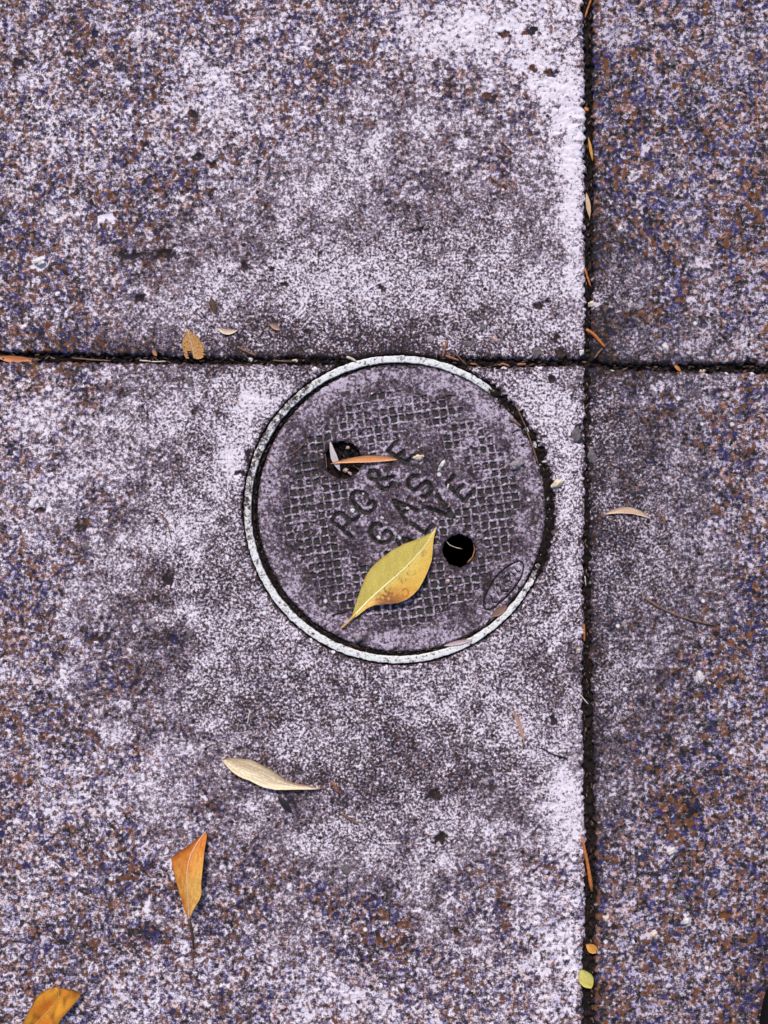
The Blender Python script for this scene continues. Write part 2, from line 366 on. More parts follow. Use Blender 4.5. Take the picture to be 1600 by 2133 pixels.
stones = [(1118, 732, 8, 13, -20, s_tl, M_peb_grey), (470, 604, 9, 7, 0, s_tl, M_peb_grey), (1006, 683, 6, 8, 0, s_tl, M_peb_grey), (898, 706, 9, 9, 0, s_tl, M_peb_lav), (975, 715, 13, 6, 8, s_tl, M_peb_grey), (1030, 706, 6, 6, 0, s_tl, M_peb_pink), (410, 667, 11, 4, -10, s_tl, M_peb_grey), (500, 630, 6, 7, 0, s_tl, M_peb_grey),
          (365, 768, 8, 8, 0, s_bl, M_peb_lav), (392, 793, 8, 9, 30, s_bl, M_peb_grey), (540, 805, 6, 6, 0, s_bl, M_peb_lav), (386, 860, 8, 6, 0, s_bl, M_peb_lav), (490, 838, 6, 5, 0, s_bl, M_peb_pink), (1062, 1312, 9, 5, 10, s_bl, M_peb_grey), (1007, 1347, 9, 7, 0, s_bl, M_peb_lav), (1201, 905, 9, 16, 0, s_bl, M_peb_grey), (315, 1296, 9, 7, 0, s_bl, M_peb_lav), (418, 1439, 6, 9, 0, s_bl, M_peb_grey), (698, 1496, 8, 7, 30, s_bl, M_peb_grey), (738, 1556, 8, 7, 0, s_bl, M_peb_grey), (340, 1250, 9, 5, 0, s_bl, M_peb_grey), (393, 1320, 8, 8, 0, s_bl, M_peb_grey), (981, 1550, 8, 8, 0, s_bl, M_peb_grey), (720, 1812, 10, 10, 30, s_bl, M_peb_grey), (620, 1400, 5, 5, 0, s_bl, M_peb_grey), (640, 1510, 7, 6, 0, s_bl, M_peb_lav), (1120, 880, 6, 5, 0, s_bl, M_peb_lav), (1010, 1630, 9, 6, 0, s_bl, M_peb_lav), (180, 1140, 8, 6, 0, s_bl, M_peb_grey), (560, 1290, 5, 5, 0, s_bl, M_peb_lav),
          (1330, 640, 8, 6, 0, s_tr, M_peb_lav), (1290, 620, 5, 10, 10, s_tr, M_peb_lav), (1500, 300, 10, 7, 0, s_tr, M_peb_grey), (1400, 130, 8, 8, 0, s_tr, M_peb_grey), (1234, 950, 10, 14, 0, s_br, M_peb_grey), (1280, 1000, 7, 7, 0, s_br, M_peb_lav), (1300, 1300, 7, 9, 0, s_br, M_peb_lav), (1460, 870, 9, 8, 0, s_br, M_peb_lav), (1500, 1500, 11, 6, 20, s_br, M_peb_grey), (1420, 1870, 9, 6, 0, s_br, M_peb_grey)]
for k, (x, y, a, b, rt, sl_, mt) in enumerate(stones):
    icos('stone', P(x, y, -.35), S, (a, b, 2.0), mt, sl_, k + 1, rot=math.radians(rt), sub=3, rough=.6)

# ------------------------------------------------------------------ ground under the slabs, joint soil
def radial(name, cx, cy, radii, na, zf, mat, parent=None, kind=None):
    th = np.linspace(0, 2 * np.pi, na, endpoint=False)
    R, T = np.meshgrid(radii, th, indexing='ij')
    X = cx + R * np.cos(T); Y = cy - R * np.sin(T); Z = zf(X, Y, R, T)
    co3 = np.c_[((X - 800) * S).ravel(), ((1066.5 - Y) * S).ravel(), (Z * .001).ravel()]
    nr = len(radii); i = np.arange(nr * na).reshape(nr, na); j = np.roll(i, -1, 1)
    q = np.stack([i[:-1], i[1:], j[1:], j[:-1]], -1).reshape(-1, 4)
    o = npmesh(name, co3, q, mat, parent)
    if kind: o['kind'] = kind
    return o, X, Y, Z, R, T
radial('ground', RX, RY, [300, 400, 600, 1000, 2000, 4000, 8000, 20000, 60000, 180000], 96,
       lambda X, Y, R, T: np.where(R < 3000, -11.0, -60.0), M_ground, kind='structure')

def strip(x0, x1, y0, y1, step, parent=None):
    xs = np.arange(x0, x1 + .1, step[0]); ys = np.arange(y0, y1 + .1, step[1])
    X, Y = np.meshgrid(xs, ys)
    Z = -4.0 + .55 * samp(N_grain, X, Y) + .35 * samp(N_fine, X, Y) + .6 * samp(N_mid, X, Y)
    Z += 1.3 * np.exp(-((X - 830) / 330) ** 2 - ((Y - 760) / 60) ** 2)
    Z += .8 * np.exp(-((X - 1222) / 40) ** 2 - ((Y - 1000) / 330) ** 2)
    c3 = np.c_[((X - 800) * S).ravel(), ((1066.5 - Y) * S).ravel(), (Z * .001).ravel()]
    kp = np.hypot(X - RX, Y - RY).ravel() > 305
    q = grid_quads(len(xs), len(ys), kp); q = q[kp[q].all(1)]
    c3, q, _ = compact(c3, q, {})
    return c3, q
parts = [strip(1200, 1254, -200, 2330, (2.2, 2.6)), strip(-200, 1199, 722, 790, (2.6, 2.0)), strip(1255, 1800, 740, 790, (2.6, 2.0))]
cc = np.concatenate([p[0] for p in parts]); oo = np.cumsum([0] + [len(p[0]) for p in parts])
qq = np.concatenate([p[1] + oo[i] for i, p in enumerate(parts)])
js = npmesh('joint_soil', cc, qq, M_soil); tag(js, kind='stuff')
js['label'] = 'dark soil packed into the joints between the slabs'; js['category'] = 'soil'

# ------------------------------------------------------------------ valve box: ring, barrel, soil in the gap
vb = tag(empty('valve_box', P(RX, RY, 0)), 'white rimmed round valve box set in the concrete slab', 'valve box')
OFF = Vector(P(RX, RY, 0))
def local(o): o.matrix_parent_inverse.identity(); o.location = o.location - OFF
def buried(T):
    d = np.degrees(np.arctan2(np.sin(T), np.cos(T)))
    return sstep(-30, -20, d) * (1 - sstep(48, 58, d))
na = 900; prof = [(0, -6), (0.0, -.5), (.02, -.05), (.08, .06), (.3, .1), (.5, .1), (.7, .1), (.92, .06), (.98, -.05), (1, -.5), (1, -6)]
th = np.linspace(0, 2 * np.pi, na, endpoint=False)
pf = np.array(prof); Tm, Pm = np.meshgrid(th, np.arange(len(prof)), indexing='xy')
wr = pf[:, 0][:, None]; 
eo = .45 * samp(N_edge, 300 + 323 * np.cos(th), 700 + 323 * np.sin(th)); ei = .4 * samp(N_edge, 900 + 303 * np.cos(th), 900 + 303 * np.sin(th))
thick = 1 - .18 * np.exp(-((np.degrees(th) - 70) / 30) ** 2) * 0
Ri = R_IN + 3.2 + ei + 4.5 * np.clip(np.cos(th), 0, 1) ** 2; Ro = R_OUT - 2.4 + eo
Rm = Ri[None] + (Ro - Ri)[None] * wr
X = RX + Rm * np.cos(th); Y = RY - Rm * np.sin(th)
Z = pf[:, 1][:, None] + np.zeros_like(Rm) - 3.4 * buried(th)[None] + (.04 * samp(N_fine, X, Y) + .05 * samp(N_mid2, X, Y)) * (pf[:, 1][:, None] > -5)
dg = np.degrees(np.arctan2(np.sin(th), np.cos(th)))
stn = .24 + .62 * (sstep(118, 132, dg) * 1.0) * sstep(0, 1, .5 + .9 * wr) + 0 * Rm
stn = stn + .42 * ((dg < -168)) + .75 * buried(th)[None] + .30 * np.exp(-((dg + 32) / 7) ** 2)[None] + .16 * samp(N_mid, X, Y) + .14 * samp(N_edge, X, Y)
i = np.arange(len(prof) * na).reshape(len(prof), na); j = np.roll(i, -1, 1)
q = np.stack([i[:-1], i[1:], j[1:], j[:-1]], -1).reshape(-1, 4)
ring = npmesh('rim_ring', np.c_[((X - 800) * S).ravel(), ((1066.5 - Y) * S).ravel(), (Z * .001).ravel()], q, M_ring, vb,
       {'stain': np.clip(stn, 0, 1.6).ravel(), 'coarse': np.zeros(stn.size)}); local(ring)
def zgap(X, Y, R, T):
    return -3.8 + 1.5 * buried(T) + .45 * samp(N_grain, X, Y) + .35 * samp(N_fine, X, Y) + .4 * samp(N_mid, X, Y) + 1.2 * sstep(325, 335, R) * np.exp(-((np.degrees(T) - 90) / 30) ** 2)
sg, *_ = radial('soil_fill', RX, RY, np.arange(290, 350, 1.8), 900, zgap, M_soil, vb); sg['kind'] = 'stuff'; local(sg)
bar, *_ = radial('barrel', RX, RY, [291, 291.2, 291.4], 96, lambda X, Y, R, T: np.select([R < 291.1, R < 291.3], [-260., -130.], -3.9), M_iron, vb); local(bar)
bot, *_ = radial('barrel_floor', RX, RY, [2, 290], 48, lambda X, Y, R, T: -255 + 0 * X, M_iron, vb); local(bot)

# ------------------------------------------------------------------ cover plate
LET = {
 'letter_r': [[(692, 1086), (712, 1102), (733, 1119)], [(692, 1086), (697, 1073), (709, 1069), (722, 1078), (728, 1086), (722, 1093), (715, 1101)], [(727, 1085), (738, 1083), (747, 1077)]],
 'letter_g': [[(764, 1031), (754, 1026), (743, 1024), (734, 1031), (736, 1046), (747, 1059), (761, 1068), (775, 1064), (782, 1053), (776, 1044), (767, 1051)]],
 'ampersand': [[(818, 1006), (804, 1018), (792, 1015), (786, 1004), (790, 994), (788, 984), (779, 979), (770, 984), (770, 994), (780, 999), (798, 998), (821, 992)]],
 'letter_e': [[(829, 917), (808, 939), (845, 965), (861, 949)], [(826, 952), (841, 939)]],
 'letter_g2': [[(795, 1096), (784, 1091), (773, 1099), (773, 1113), (785, 1126), (799, 1131), (812, 1127), (818, 1116), (806, 1106), (799, 1112)]],
 'letter_a': [[(871, 1064), (820, 1043), (848, 1090)], [(852, 1057), (837, 1072)]],
 'letter_s': [[(869, 991), (859, 993), (850, 1002), (853, 1015), (865, 1020), (877, 1012), (888, 1004), (898, 1010), (898, 1023), (890, 1033), (880, 1035)]],
 'letter_v': [[(828, 1126), (852, 1174), (806, 1152)]],
 'letter_a2': [[(886, 1136), (840, 1122), (862, 1164)], [(870, 1132), (852, 1145)]],
 'letter_l': [[(857, 1090), (886, 1111), (902, 1094)]],
 'letter_v2': [[(911, 1031), (947, 1078), (891, 1058)]],
 'letter_e2': [[(945, 992), (931, 1009), (968, 1044), (988, 1020)], [(948, 1027), (965, 1011)]]}
OVAL = [(1011, 1269), (1009, 1247), (1018, 1228), (1031, 1206), (1049, 1187), (1067, 1175), (1082, 1169), (1090, 1175), (1090, 1190), (1084, 1207), (1073, 1223), (1056, 1243), (1040, 1257), (1027, 1268), (1011, 1269)]
EMB = [OVAL, [(1071, 1181), (1079, 1192), (1086, 1189)], [(1063, 1190), (1075, 1201)], [(1051, 1205), (1055, 1198), (1063, 1202), (1063, 1211), (1055, 1212)], [(1041, 1219), (1046, 1232), (1058, 1233), (1064, 1224)], [(1048, 1216), (1056, 1222)], [(1034, 1232), (1042, 1243)], [(1024, 1243), (1027, 1256), (1036, 1254)]]
def smooth(pl, n=3):
    p = [np.array(a, float) for a in pl]
    if len(p) < 5: return p
    out = []
    closed = np.allclose(p[0], p[-1])
    for k in range(len(p) - 1):
        p0 = p[k - 1] if k > 0 else (p[-2] if closed else p[0]); p1, p2 = p[k], p[k + 1]; p3 = p[k + 2] if k + 2 < len(p) else (p[1] if closed else p[-1])
        for s in range(n):
            t = s / n; out.append(.5 * ((2 * p1) + (p2 - p0) * t + (2 * p0 - 5 * p1 + 4 * p2 - p3) * t * t + (3 * p1 - p0 - 3 * p2 + p3) * t ** 3))
    out.append(p[-1]); return out
def segdist(X, Y, pls):
    D = np.full(X.shape, 1e9)
    for pl in pls:
        sp = smooth(pl) if len(pl) > 5 else [np.array(a, float) for a in pl]
        for a, b in zip(sp[:-1], sp[1:]):
            ab = b - a; L = (ab ** 2).sum() + 1e-9
            t = np.clip(((X - a[0]) * ab[0] + (Y - a[1]) * ab[1]) / L, 0, 1)
            D = np.minimum(D, np.hypot(X - a[0] - t * ab[0], Y - a[1] - t * ab[1]))
    return D
vc = tag(empty('valve_cover', P(CX, CY, -1)), 'round worn iron gas valve cover with waffle grid and raised lettering in the white ring', 'valve cover')
OFFC = Vector(P(CX, CY, -1))
def localc(o): o.matrix_parent_inverse.identity(); o.location = o.location - OFFC
stp = 1.3; g = np.arange(-CR - 2, CR + 2.1, stp)
GX, GY = np.meshgrid(g, g); X = CX + GX; Y = CY + GY
r = np.hypot(GX, GY)
TOP = -.9
a8 = math.radians(-8)
A = GX * math.cos(a8) + GY * math.sin(a8); B = -GX * math.sin(a8) + GY * math.cos(a8)
A = A + .7 * samp(N_mid, X, Y); B = B + .7 * samp(N_mid, X + 300, Y)
pitch = 17.6
fa = np.abs((A / pitch) % 1 - .5); fb = np.abs((B / pitch) % 1 - .5)
cell = (1 - sstep(.31, .42, fa)) * (1 - sstep(.31, .42, fb))
ia = np.floor(A / pitch); ib = np.floor(B / pitch)
rr = np.hypot((ia + .5) * pitch, (ib + .5) * pitch)
zone = (rr < 240)
ccx = CX + (ia + .5) * pitch * math.cos(a8) - (ib + .5) * pitch * math.sin(a8)
ccy = CY + (ia + .5) * pitch * math.sin(a8) + (ib + .5) * pitch * math.cos(a8)
tu = ((ccx - 838) * .64 - (ccy - 1045) * .77); tv = ((ccx - 838) * .77 + (ccy - 1045) * .64)
zone &= ~((np.abs(tu) < 150) & (np.abs(tv) < 92))
for hx, hy, hr in HOLES: zone &= np.hypot(ccx - hx, ccy - hy) > hr + 13
oc = np.array(OVAL).mean(0); zone &= np.hypot((ccx - oc[0]), (ccy - oc[1])) > 48
wear = np.clip(.74 + .22 * samp(N_mid2, ccx, ccy) + .1 * samp(N_big, ccx, ccy), .22, 1.0)
z = TOP + .07 * samp(N_fine, X, Y) + .06 * samp(N_fine2, X, Y) + .05 * samp(N_mid, X, Y)
inside = 1 - sstep(240, 262, r)
z -= .07 * np.clip(samp(N_fine2, X, Y), -1, 3) * inside
z -= cell * zone * 1.5 * wear * (1 + .25 * samp(N_fine2, X, Y)); z += .16 * zone * (1 - cell)
dl = segdist(X, Y, [pl for v in LET.values() for pl in v]); z -= 1.6 * (1 - sstep(2.4, 4.2, dl))
ridge = np.exp(-((dl - 7.5) / 2.6) ** 2) * .30; z += ridge
de = segdist(X, Y, EMB[:1]); z -= .9 * (1 - sstep(1.2, 3.0, de))
de2 = segdist(X, Y, EMB[1:]); z -= .7 * (1 - sstep(1.2, 2.8, de2))
z -= 1.1 * np.clip(1 - (CR - r) / 7, 0, 1) ** 2
z -= .9 * np.clip(samp(N_edge, X, Y) - 1.2, 0, 2) * sstep(CR - 30, CR - 6, r)
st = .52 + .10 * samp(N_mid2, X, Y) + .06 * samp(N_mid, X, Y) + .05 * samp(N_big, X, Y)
st = st - .16 * sstep(250, 275, r) + .25 * sstep(CR - 7, CR, r) + .30 * (1 - sstep(3.2, 5.5, dl)) - .24 * np.exp(-((dl - 9) / 3) ** 2)  # letter strokes darker, lips beside them paler
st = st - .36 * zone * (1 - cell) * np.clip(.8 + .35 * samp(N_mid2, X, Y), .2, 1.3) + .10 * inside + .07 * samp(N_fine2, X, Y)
st -= .16 * np.exp(-(((X - 700) / 50) ** 2 + ((Y - 805) / 25) ** 2))
st += .25 * np.exp(-(((X - 640) / 40) ** 2 + ((Y - 960) / 30) ** 2))
for hx_, hy_, hr_ in HOLES:
    dh = np.hypot(X - hx_, Y - hy_) - hr_; st += .28 * np.exp(-np.clip(dh, 0, None) / 5) * (1 + .5 * samp(N_mid, X, Y)); z -= .5 * np.exp(-np.clip(dh, 0, None) / 4) * np.clip(.6 + .6 * samp(N_edge, X, Y), 0, 2)
keep = np.ones(X.size, bool)
cx2, cy2 = X.copy(), Y.copy()
def cut(px, py, rad, inside_removed, wob=0.0):
    global cx2, cy2, z, keep
    dx, dy = cx2 - px, cy2 - py; rr_ = np.hypot(dx, dy); t_ = np.arctan2(dy, dx)
    R0 = rad + wob * samp(N_edge, px + 2 * rad * np.cos(t_), py + 2 * rad * np.sin(t_))
    if inside_removed:
        z = z - .9 * np.clip(1 - (rr_ - R0) / 5, 0, 1) ** 2 * (rr_ >= R0)
        gone = rr_ < R0 - 2.2; near = (rr_ < R0) & ~gone
    else:
        gone = rr_ > R0 + 2.2; near = (rr_ > R0) & ~gone
    s_ = np.where(gone | near, R0 / np.maximum(rr_, .5), 1.0)
    cx2 = px + dx * s_; cy2 = py + dy * s_
    z = np.where(near, z - .5, z); z = np.where(gone, -8.5, z); keep &= ~gone.ravel()
cut(CX, CY, CR, False, .35)
cut(HOLES[0][0], HOLES[0][1], HOLES[0][2], True, 1.3)
cut(HOLES[1][0], HOLES[1][1], HOLES[1][2], True, 1.2)
q = grid_quads(len(g), len(g), keep)
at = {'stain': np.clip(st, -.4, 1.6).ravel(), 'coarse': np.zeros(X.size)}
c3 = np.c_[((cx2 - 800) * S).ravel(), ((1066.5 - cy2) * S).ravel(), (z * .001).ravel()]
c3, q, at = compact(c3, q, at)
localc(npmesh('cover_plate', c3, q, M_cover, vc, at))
# silt lying in the waffle pockets
xs = np.arange(-262, 262.1, 3.0); SX, SY = np.meshgrid(xs + CX, xs + CY)
SZ = TOP - .95 + .08 * samp(N_fine, SX, SY) + .10 * samp(N_mid, SX, SY)
SR = np.hypot(SX - CX, SY - CY); kp = (SR < 255).ravel()
for hx, hy, hr in HOLES: kp &= (np.hypot(SX - hx, SY - hy) > hr + 5).ravel()
q = grid_quads(len(xs), len(xs), kp); q = q[kp[q].all(1)]
c3 = np.c_[((SX - 800) * S).ravel(), ((1066.5 - SY) * S).ravel(), (SZ * .001).ravel()]
c3, q, _ = compact(c3, q, {})
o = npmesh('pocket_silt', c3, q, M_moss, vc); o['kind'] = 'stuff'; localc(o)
# letters: near-black strokes lying low in their grooves
def stroke_mesh(pls, hw, zt, sid=1.0):
    vs, fs = [], []
    for pl in pls:
        sp = smooth(pl, 3) if len(pl) > 5 else [np.array(a, float) for a in pl]
        pts = [sp[0]]
        for a, b in zip(sp[:-1], sp[1:]):
            n = max(1, int(np.hypot(*(b - a)) / 4)); pts += [a + (b - a) * (k + 1) / n for k in range(n)]
        m = len(pts); base = len(vs)
        for k, p in enumerate(pts):
            d = pts[min(k + 1, m - 1)] - pts[max(k - 1, 0)]; d = d / (np.hypot(*d) + 1e-9); nn = np.array([-d[1], d[0]])
            wv = hw * (1 + .15 * mnoise.noise(Vector((p[0] * .2, p[1] * .2, 0)))) * (.75 if k in (0, m - 1) else 1)
            zz = zt + .12 * mnoise.noise(Vector((p[0] * .35, p[1] * .35, 3)))
            for s_, dz in ((-1, -sid), (-.7, 0), (.7, 0), (1, -sid)):
                x, y = p + nn * wv * s_; vs.append(P(x, y, zz + dz * .4))
        for k in range(m - 1):
            for c in range(3):
                a = base + k * 4 + c; fs.append((a, a + 1, a + 5, a + 4))
    return np.array(vs), np.array(fs)
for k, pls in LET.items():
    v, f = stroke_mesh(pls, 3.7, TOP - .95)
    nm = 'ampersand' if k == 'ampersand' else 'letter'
    o = npmesh(nm, v, f, M_ldark, vc); o['label'] = 'worn lettering stroke ' + ('ampersand' if nm == 'ampersand' else k[7].upper()); localc(o)
v, f = stroke_mesh(EMB, 1.9, TOP - .55); o = npmesh('oval_emblem', v, f, M_char, vc); o['label'] = 'small oval foundry mark near the lower right rim'; localc(o)
# soil in the plugged hole
hx, hy, hr = HOLES[0]
plug, *_ = radial('soil_plug', hx, hy, [.5] + list(np.arange(3, hr + 3, 2.0)), 64, lambda X, Y, R, T: -8.0 + 2.2 * (R / hr) ** 2 + .7 * samp(N_grain, X, Y) + .5 * samp(N_fine, X, Y), M_soil, vc); localc(plug); plug['kind'] = 'stuff'

# ------------------------------------------------------------------ litter builders
def resample(pl, n):
    p = np.array(pl, float); d = np.r_[0, np.cumsum(np.hypot(*np.diff(p, axis=0).T))]; d /= d[-1]
    t = np.linspace(0, 1, n); return np.c_[np.interp(t, d, p[:, 0]), np.interp(t, d, p[:, 1])]
def smooth_pl(p, it=2):
    for _ in range(it):
        q_ = p.copy(); q_[1:-1] = (p[:-2] + 2 * p[1:-1] + p[2:]) / 4; p = q_
    return p
def leaf_mesh(name, left, right, mid, zfun, colfun, mat, parent, off, nu=60, nv=9, thick=.22, holes=None):
    L, R_, M = (smooth_pl(resample(a, nu)) for a in (left, right, mid))
    vs = []; cs = []; uv = []
    for s_ in (0, 1):
        for i_ in range(nu):
            for j_ in range(-nv, nv + 1):
                t = j_ / nv
                p = M[i_] + (R_[i_] - M[i_]) * t if t > 0 else M[i_] + (L[i_] - M[i_]) * (-t)
                u = i_ / (nu - 1)
                zz = zfun(u, t, p) - s_ * thick * (1 if abs(t) < 1 else .5)
                vs.append(np.array(P(p[0], p[1], zz)) - np.array(off)); cs.append(colfun(u, t, p)); uv.append((u, t))
    w_ = 2 * nv + 1; N = nu * w_; q_ = []
    for i_ in range(nu - 1):
        for j_ in range(w_ - 1):
            a = i_ * w_ + j_
            if holes and holes(i_ / (nu - 1), (j_ - nv + .5) / nv): continue
            q_.append((a + w_, a + w_ + 1, a + 1, a)); q_.append((N + a, N + a + 1, N + a + w_ + 1, N + a + w_))
    for i_ in range(nu - 1):
        for j_ in (0, w_ - 1):
            a = i_ * w_ + j_; b = a + w_
            if holes and holes(i_ / (nu - 1), -1 if j_ == 0 else 1): continue
            q_.append((a, N + a, N + b, b) if j_ else (a, b, N + b, N + a))
    o = npmesh(name, vs, q_, mat, None, {'Col': np.array(cs)})
    if parent: o.parent = parent
    return o
def tube(name, pts, rads, mat, parent=None, off=(0, 0, 0), sides=7, flat=1.0, wob=.15, seed=0):
    """pts: (px,py,z mm); rads in px"""
    pts = [np.array(P(*p)) - np.array(off) for p in pts]; m = len(pts); vs = []; q_ = []
    for k in range(m):
        d = pts[min(k + 1, m - 1)] - pts[max(k - 1, 0)]; d = d / (np.linalg.norm(d) + 1e-12)
        side = np.cross(d, (0, 0, 1.0)); side /= np.linalg.norm(side) + 1e-12; up = np.cross(side, d)
        rr_ = rads[min(k, len(rads) - 1)] * S
        for s_ in range(sides):
            a = 2 * math.pi * s_ / sides
            rw = rr_ * (1 + wob * mnoise.noise(Vector((k * .9, s_ * 1.3, seed))))
            vs.append(pts[k] + side * math.cos(a) * rw + up * math.sin(a) * rw * flat)
    for k in range(m - 1):
        for s_ in range(sides):
            a = k * sides + s_; b = k * sides + (s_ + 1) % sides
            q_.append((a, b, b + sides, a + sides))
    c0 = len(vs); vs.append(pts[0]); vs.append(pts[-1])
    tri = [(c0, (s_ + 1) % sides, s_, s_) for s_ in range(sides)] + [(c0 + 1, (m - 1) * sides + s_, (m - 1) * sides + (s_ + 1) % sides, (m - 1) * sides + (s_ + 1) % sides) for s_ in range(sides)]
    me = bpy.data.meshes.new(name)
    me.from_pydata([tuple(v_) for v_ in vs], [], [tuple(x) for x in q_] + [t_[:3] for t_ in tri]); me.update()
    for p_ in me.polygons: p_.use_smooth = True
    me.materials.append(mat); o = bpy.data.objects.new(name, me); col.objects.link(o)
    if parent: o.parent = parent
    return o
def twig(pts, r0, r1, mat, label, group='bits of twig and needle on the pavement', name='twig', cat='twig', flat=.7, n=9, bend=.6):
    """pts px polyline with z; smooth wobble; origin at its middle"""
    a = np.array([(p[0], p[1], p[2] if len(p) > 2 else .8) for p in pts], float)
    t = np.linspace(0, len(a) - 1, n); b = np.c_[[np.interp(t, np.arange(len(a)), a[:, k]) for k in range(3)]].T
    sd_ = a[0, 0] + a[0, 1]
    for k in range(n): b[k, 0] += bend * mnoise.noise(Vector((k * .7, sd_, 0))); b[k, 1] += bend * mnoise.noise(Vector((k * .7, sd_, 5)))
    rads = [r0 + (r1 - r0) * k / (n - 1) for k in range(n)]; rads[0] *= .7; rads[-1] *= .6
    off = P(b[n // 2, 0], b[n // 2, 1], 0)
    o = tube(name, b, rads, mat, None, off, flat=flat, seed=sd_, wob=.35); o.location = off
    return tag(o, label, cat, group)
def lens(x0, y0, x1, y1, wpx, mat_col, label, bow=0.0, z0=.4, zc=1.2, name='leaf', cat='leaf', group=None, peak=.5, mat=None, nu=28, curl=.5):
    """slender leaf between two points"""
    d = np.array([x1 - x0, y1 - y0], float); Ln = np.hypot(*d); nrm = np.array([-d[1], d[0]]) / Ln
    ts = np.linspace(0, 1, 25); mid, lf, rt = [], [], []
    for t in ts:
        c_ = np.array([x0, y0]) + d * t + nrm * bow * 4 * t * (1 - t)
        tt = t ** (math.log(.5) / math.log(peak)); w_ = wpx * .5 * (math.sin(math.pi * tt) ** .85) + .3
        w2 = w_ * (1 + .12 * mnoise.noise(Vector((t * 6, x0, y0))))
        mid.append(c_); lf.append(c_ + nrm * w2); rt.append(c_ - nrm * w_)
    off = P((x0 + x1) / 2, (y0 + y1) / 2, 0)
    c1, c2 = np.array(mat_col[0]), np.array(mat_col[1])
    def cf(u, t, p):
        k = .5 + .5 * mnoise.noise(Vector((u * 3, t * 1.6, x0 * .1))) + .25 * mnoise.noise(Vector((u * 2, t * 9, x0)))
        return c1 * (1 - k) + c2 * k
    def zf(u, t, p): return z0 + zc * 4 * u * (1 - u) * .6 + curl * t * t + .15 * mnoise.noise(Vector((u * 7, t * 3, y0)))
    o = leaf_mesh(name, lf, rt, mid, zf, cf, mat or M_leaf, None, off, nu=nu, nv=4, thick=.15); o.location = off
    return tag(o, label, cat, group)

# ---- the big yellow leaf on the cover
left = [(733, 1289), (737, 1271), (742, 1256), (748, 1237), (755, 1217), (762, 1198), (774, 1181), (792, 1164), (815, 1147), (840, 1133), (860, 1126), (882, 1118), (897, 1110), (909, 1099)]
right = [(733, 1289), (743, 1284), (754, 1275), (764, 1267), (781, 1259), (807, 1257), (828, 1255), (848, 1247), (862, 1236), (873, 1224), (884, 1204), (892, 1186), (899, 1166), (901, 1146), (903, 1122), (909, 1099)]
mid = [(733, 1289), (761, 1257), (796, 1225), (840, 1187), (866, 1160), (884, 1139), (896, 1121), (909, 1099)]
yo = P(815, 1200, TOP)
yl = tag(empty('yellow_leaf', yo), 'large yellow leaf with brown base, lying across the valve cover', 'leaf')
def yz(u, t, p):
    fold = 1.6 * abs(t) * math.sin(math.pi * min(1, u * 1.02)) ** .7
    return .2 + .04 * math.sin((u * 34 - abs(t) * 6) * 2) * math.sin(math.pi * u) + fold + .9 * math.sin(math.pi * u) + .8 * u * u + (1.4 * max(0, t) * math.sin(math.pi * u) if t > 0 else 0) + .25 * mnoise.noise(Vector((u * 6, t * 2, 1))) + .25 * max(0, abs(t) - .8) * mnoise.noise(Vector((u * 25, t, 3))) * 4
Y1, Y2, OR, BR = np.array((.68, .55, .13)), np.array((.70, .42, .07)), np.array((.66, .25, .03)), np.array((.22, .07, .02))
def ycol(u, t, p):
    c_ = Y1.copy()
    c_ = c_ * (1 + .14 * mnoise.noise(Vector((p[0] * .035, p[1] * .035, 0))))
    if t > 0:
        k = min(1, t * 1.2 + .25) * (1 - .35 * u); c_ = c_ * (1 - k) + Y2 * k
        k2 = max(0, 1 - ((u - .36) / .20) ** 2) * min(1, t * 1.5) * .85 * (.8 + .4 * mnoise.noise(Vector((p[0] * .08, p[1] * .08, 4)))); c_ = c_ * (1 - k2) + OR * k2
        n_ = mnoise.noise(Vector((p[0] * .16, p[1] * .16, 9)))
        k3 = max(0, 1 - ((u - .31) / .13) ** 2) * float(np.clip(t * 2.4 + n_ * 1.6 - .45, 0, .92)); c_ = c_ * (1 - k3) + BR * k3
        k4 = max(0, 1 - ((u - .1) / .12) ** 2) * .6; c_ = c_ * (1 - k4) + np.array((.75, .50, .12)) * k4
    else:
        k = max(0, -t - .80) / .2 * .55 * (.5 + .8 * mnoise.noise(Vector((p[0] * .09, p[1] * .09, 7)))); k = max(0, k); c_ = c_ * (1 - k) + OR * .6 * k
        k = max(0, 1 - u / .18) * .5; c_ = c_ * (1 - k) + np.array((.78, .56, .12)) * k
    c_ = c_ * (1 + .03 * math.sin((u * 34 - abs(t) * 6 + (0 if t > 0 else 1)) * 2) * (1 - .4 * abs(t))) * (1 + .10 * mnoise.noise(Vector((p[0] * .4, p[1] * .4, 11))))
    # brown insect-mine rings
    for (rx_, ry_, a_, b_, w0) in ((844, 1234, 6.5, 8, 1.4), (807, 1224, 6.5, 9, 1.6), (841, 1208, 5, 6, 1.3), (828, 1200, 5, 5, 1.5), (857, 1193, 9, 5, 1.0)):
        q0 = math.hypot((p[0] - rx_) / a_, (p[1] - ry_) / b_)
        kk = math.exp(-((q0 - 1) * a_ / w0) ** 2) * .80 * float(np.clip(.75 + 1.3 * mnoise.noise(Vector((p[0] * .13, p[1] * .13, 21))), .1, 1))
        if (rx_, ry_) != (844, 1234) and p[1] < ry_ - 2: kk *= .15
        c_ = c_ * (1 - kk) + np.array((.16, .08, .02)) * kk
    for (rx_, ry_, rr0) in ((883, 1150, 9), (790, 1238, 6), (765, 1262, 3), (880, 1158, 6), (851, 1178, 4)):
        q0 = math.hypot(p[0] - rx_, p[1] - ry_) / rr0
        kk = max(0, 1 - q0) * max(0, .5 + 1.3 * mnoise.noise(Vector((p[0] * .5, p[1] * .5, 2)))); kk = min(kk, .8)
        c_ = c_ * (1 - kk) + np.array((.20, .09, .02)) * kk
    return c_
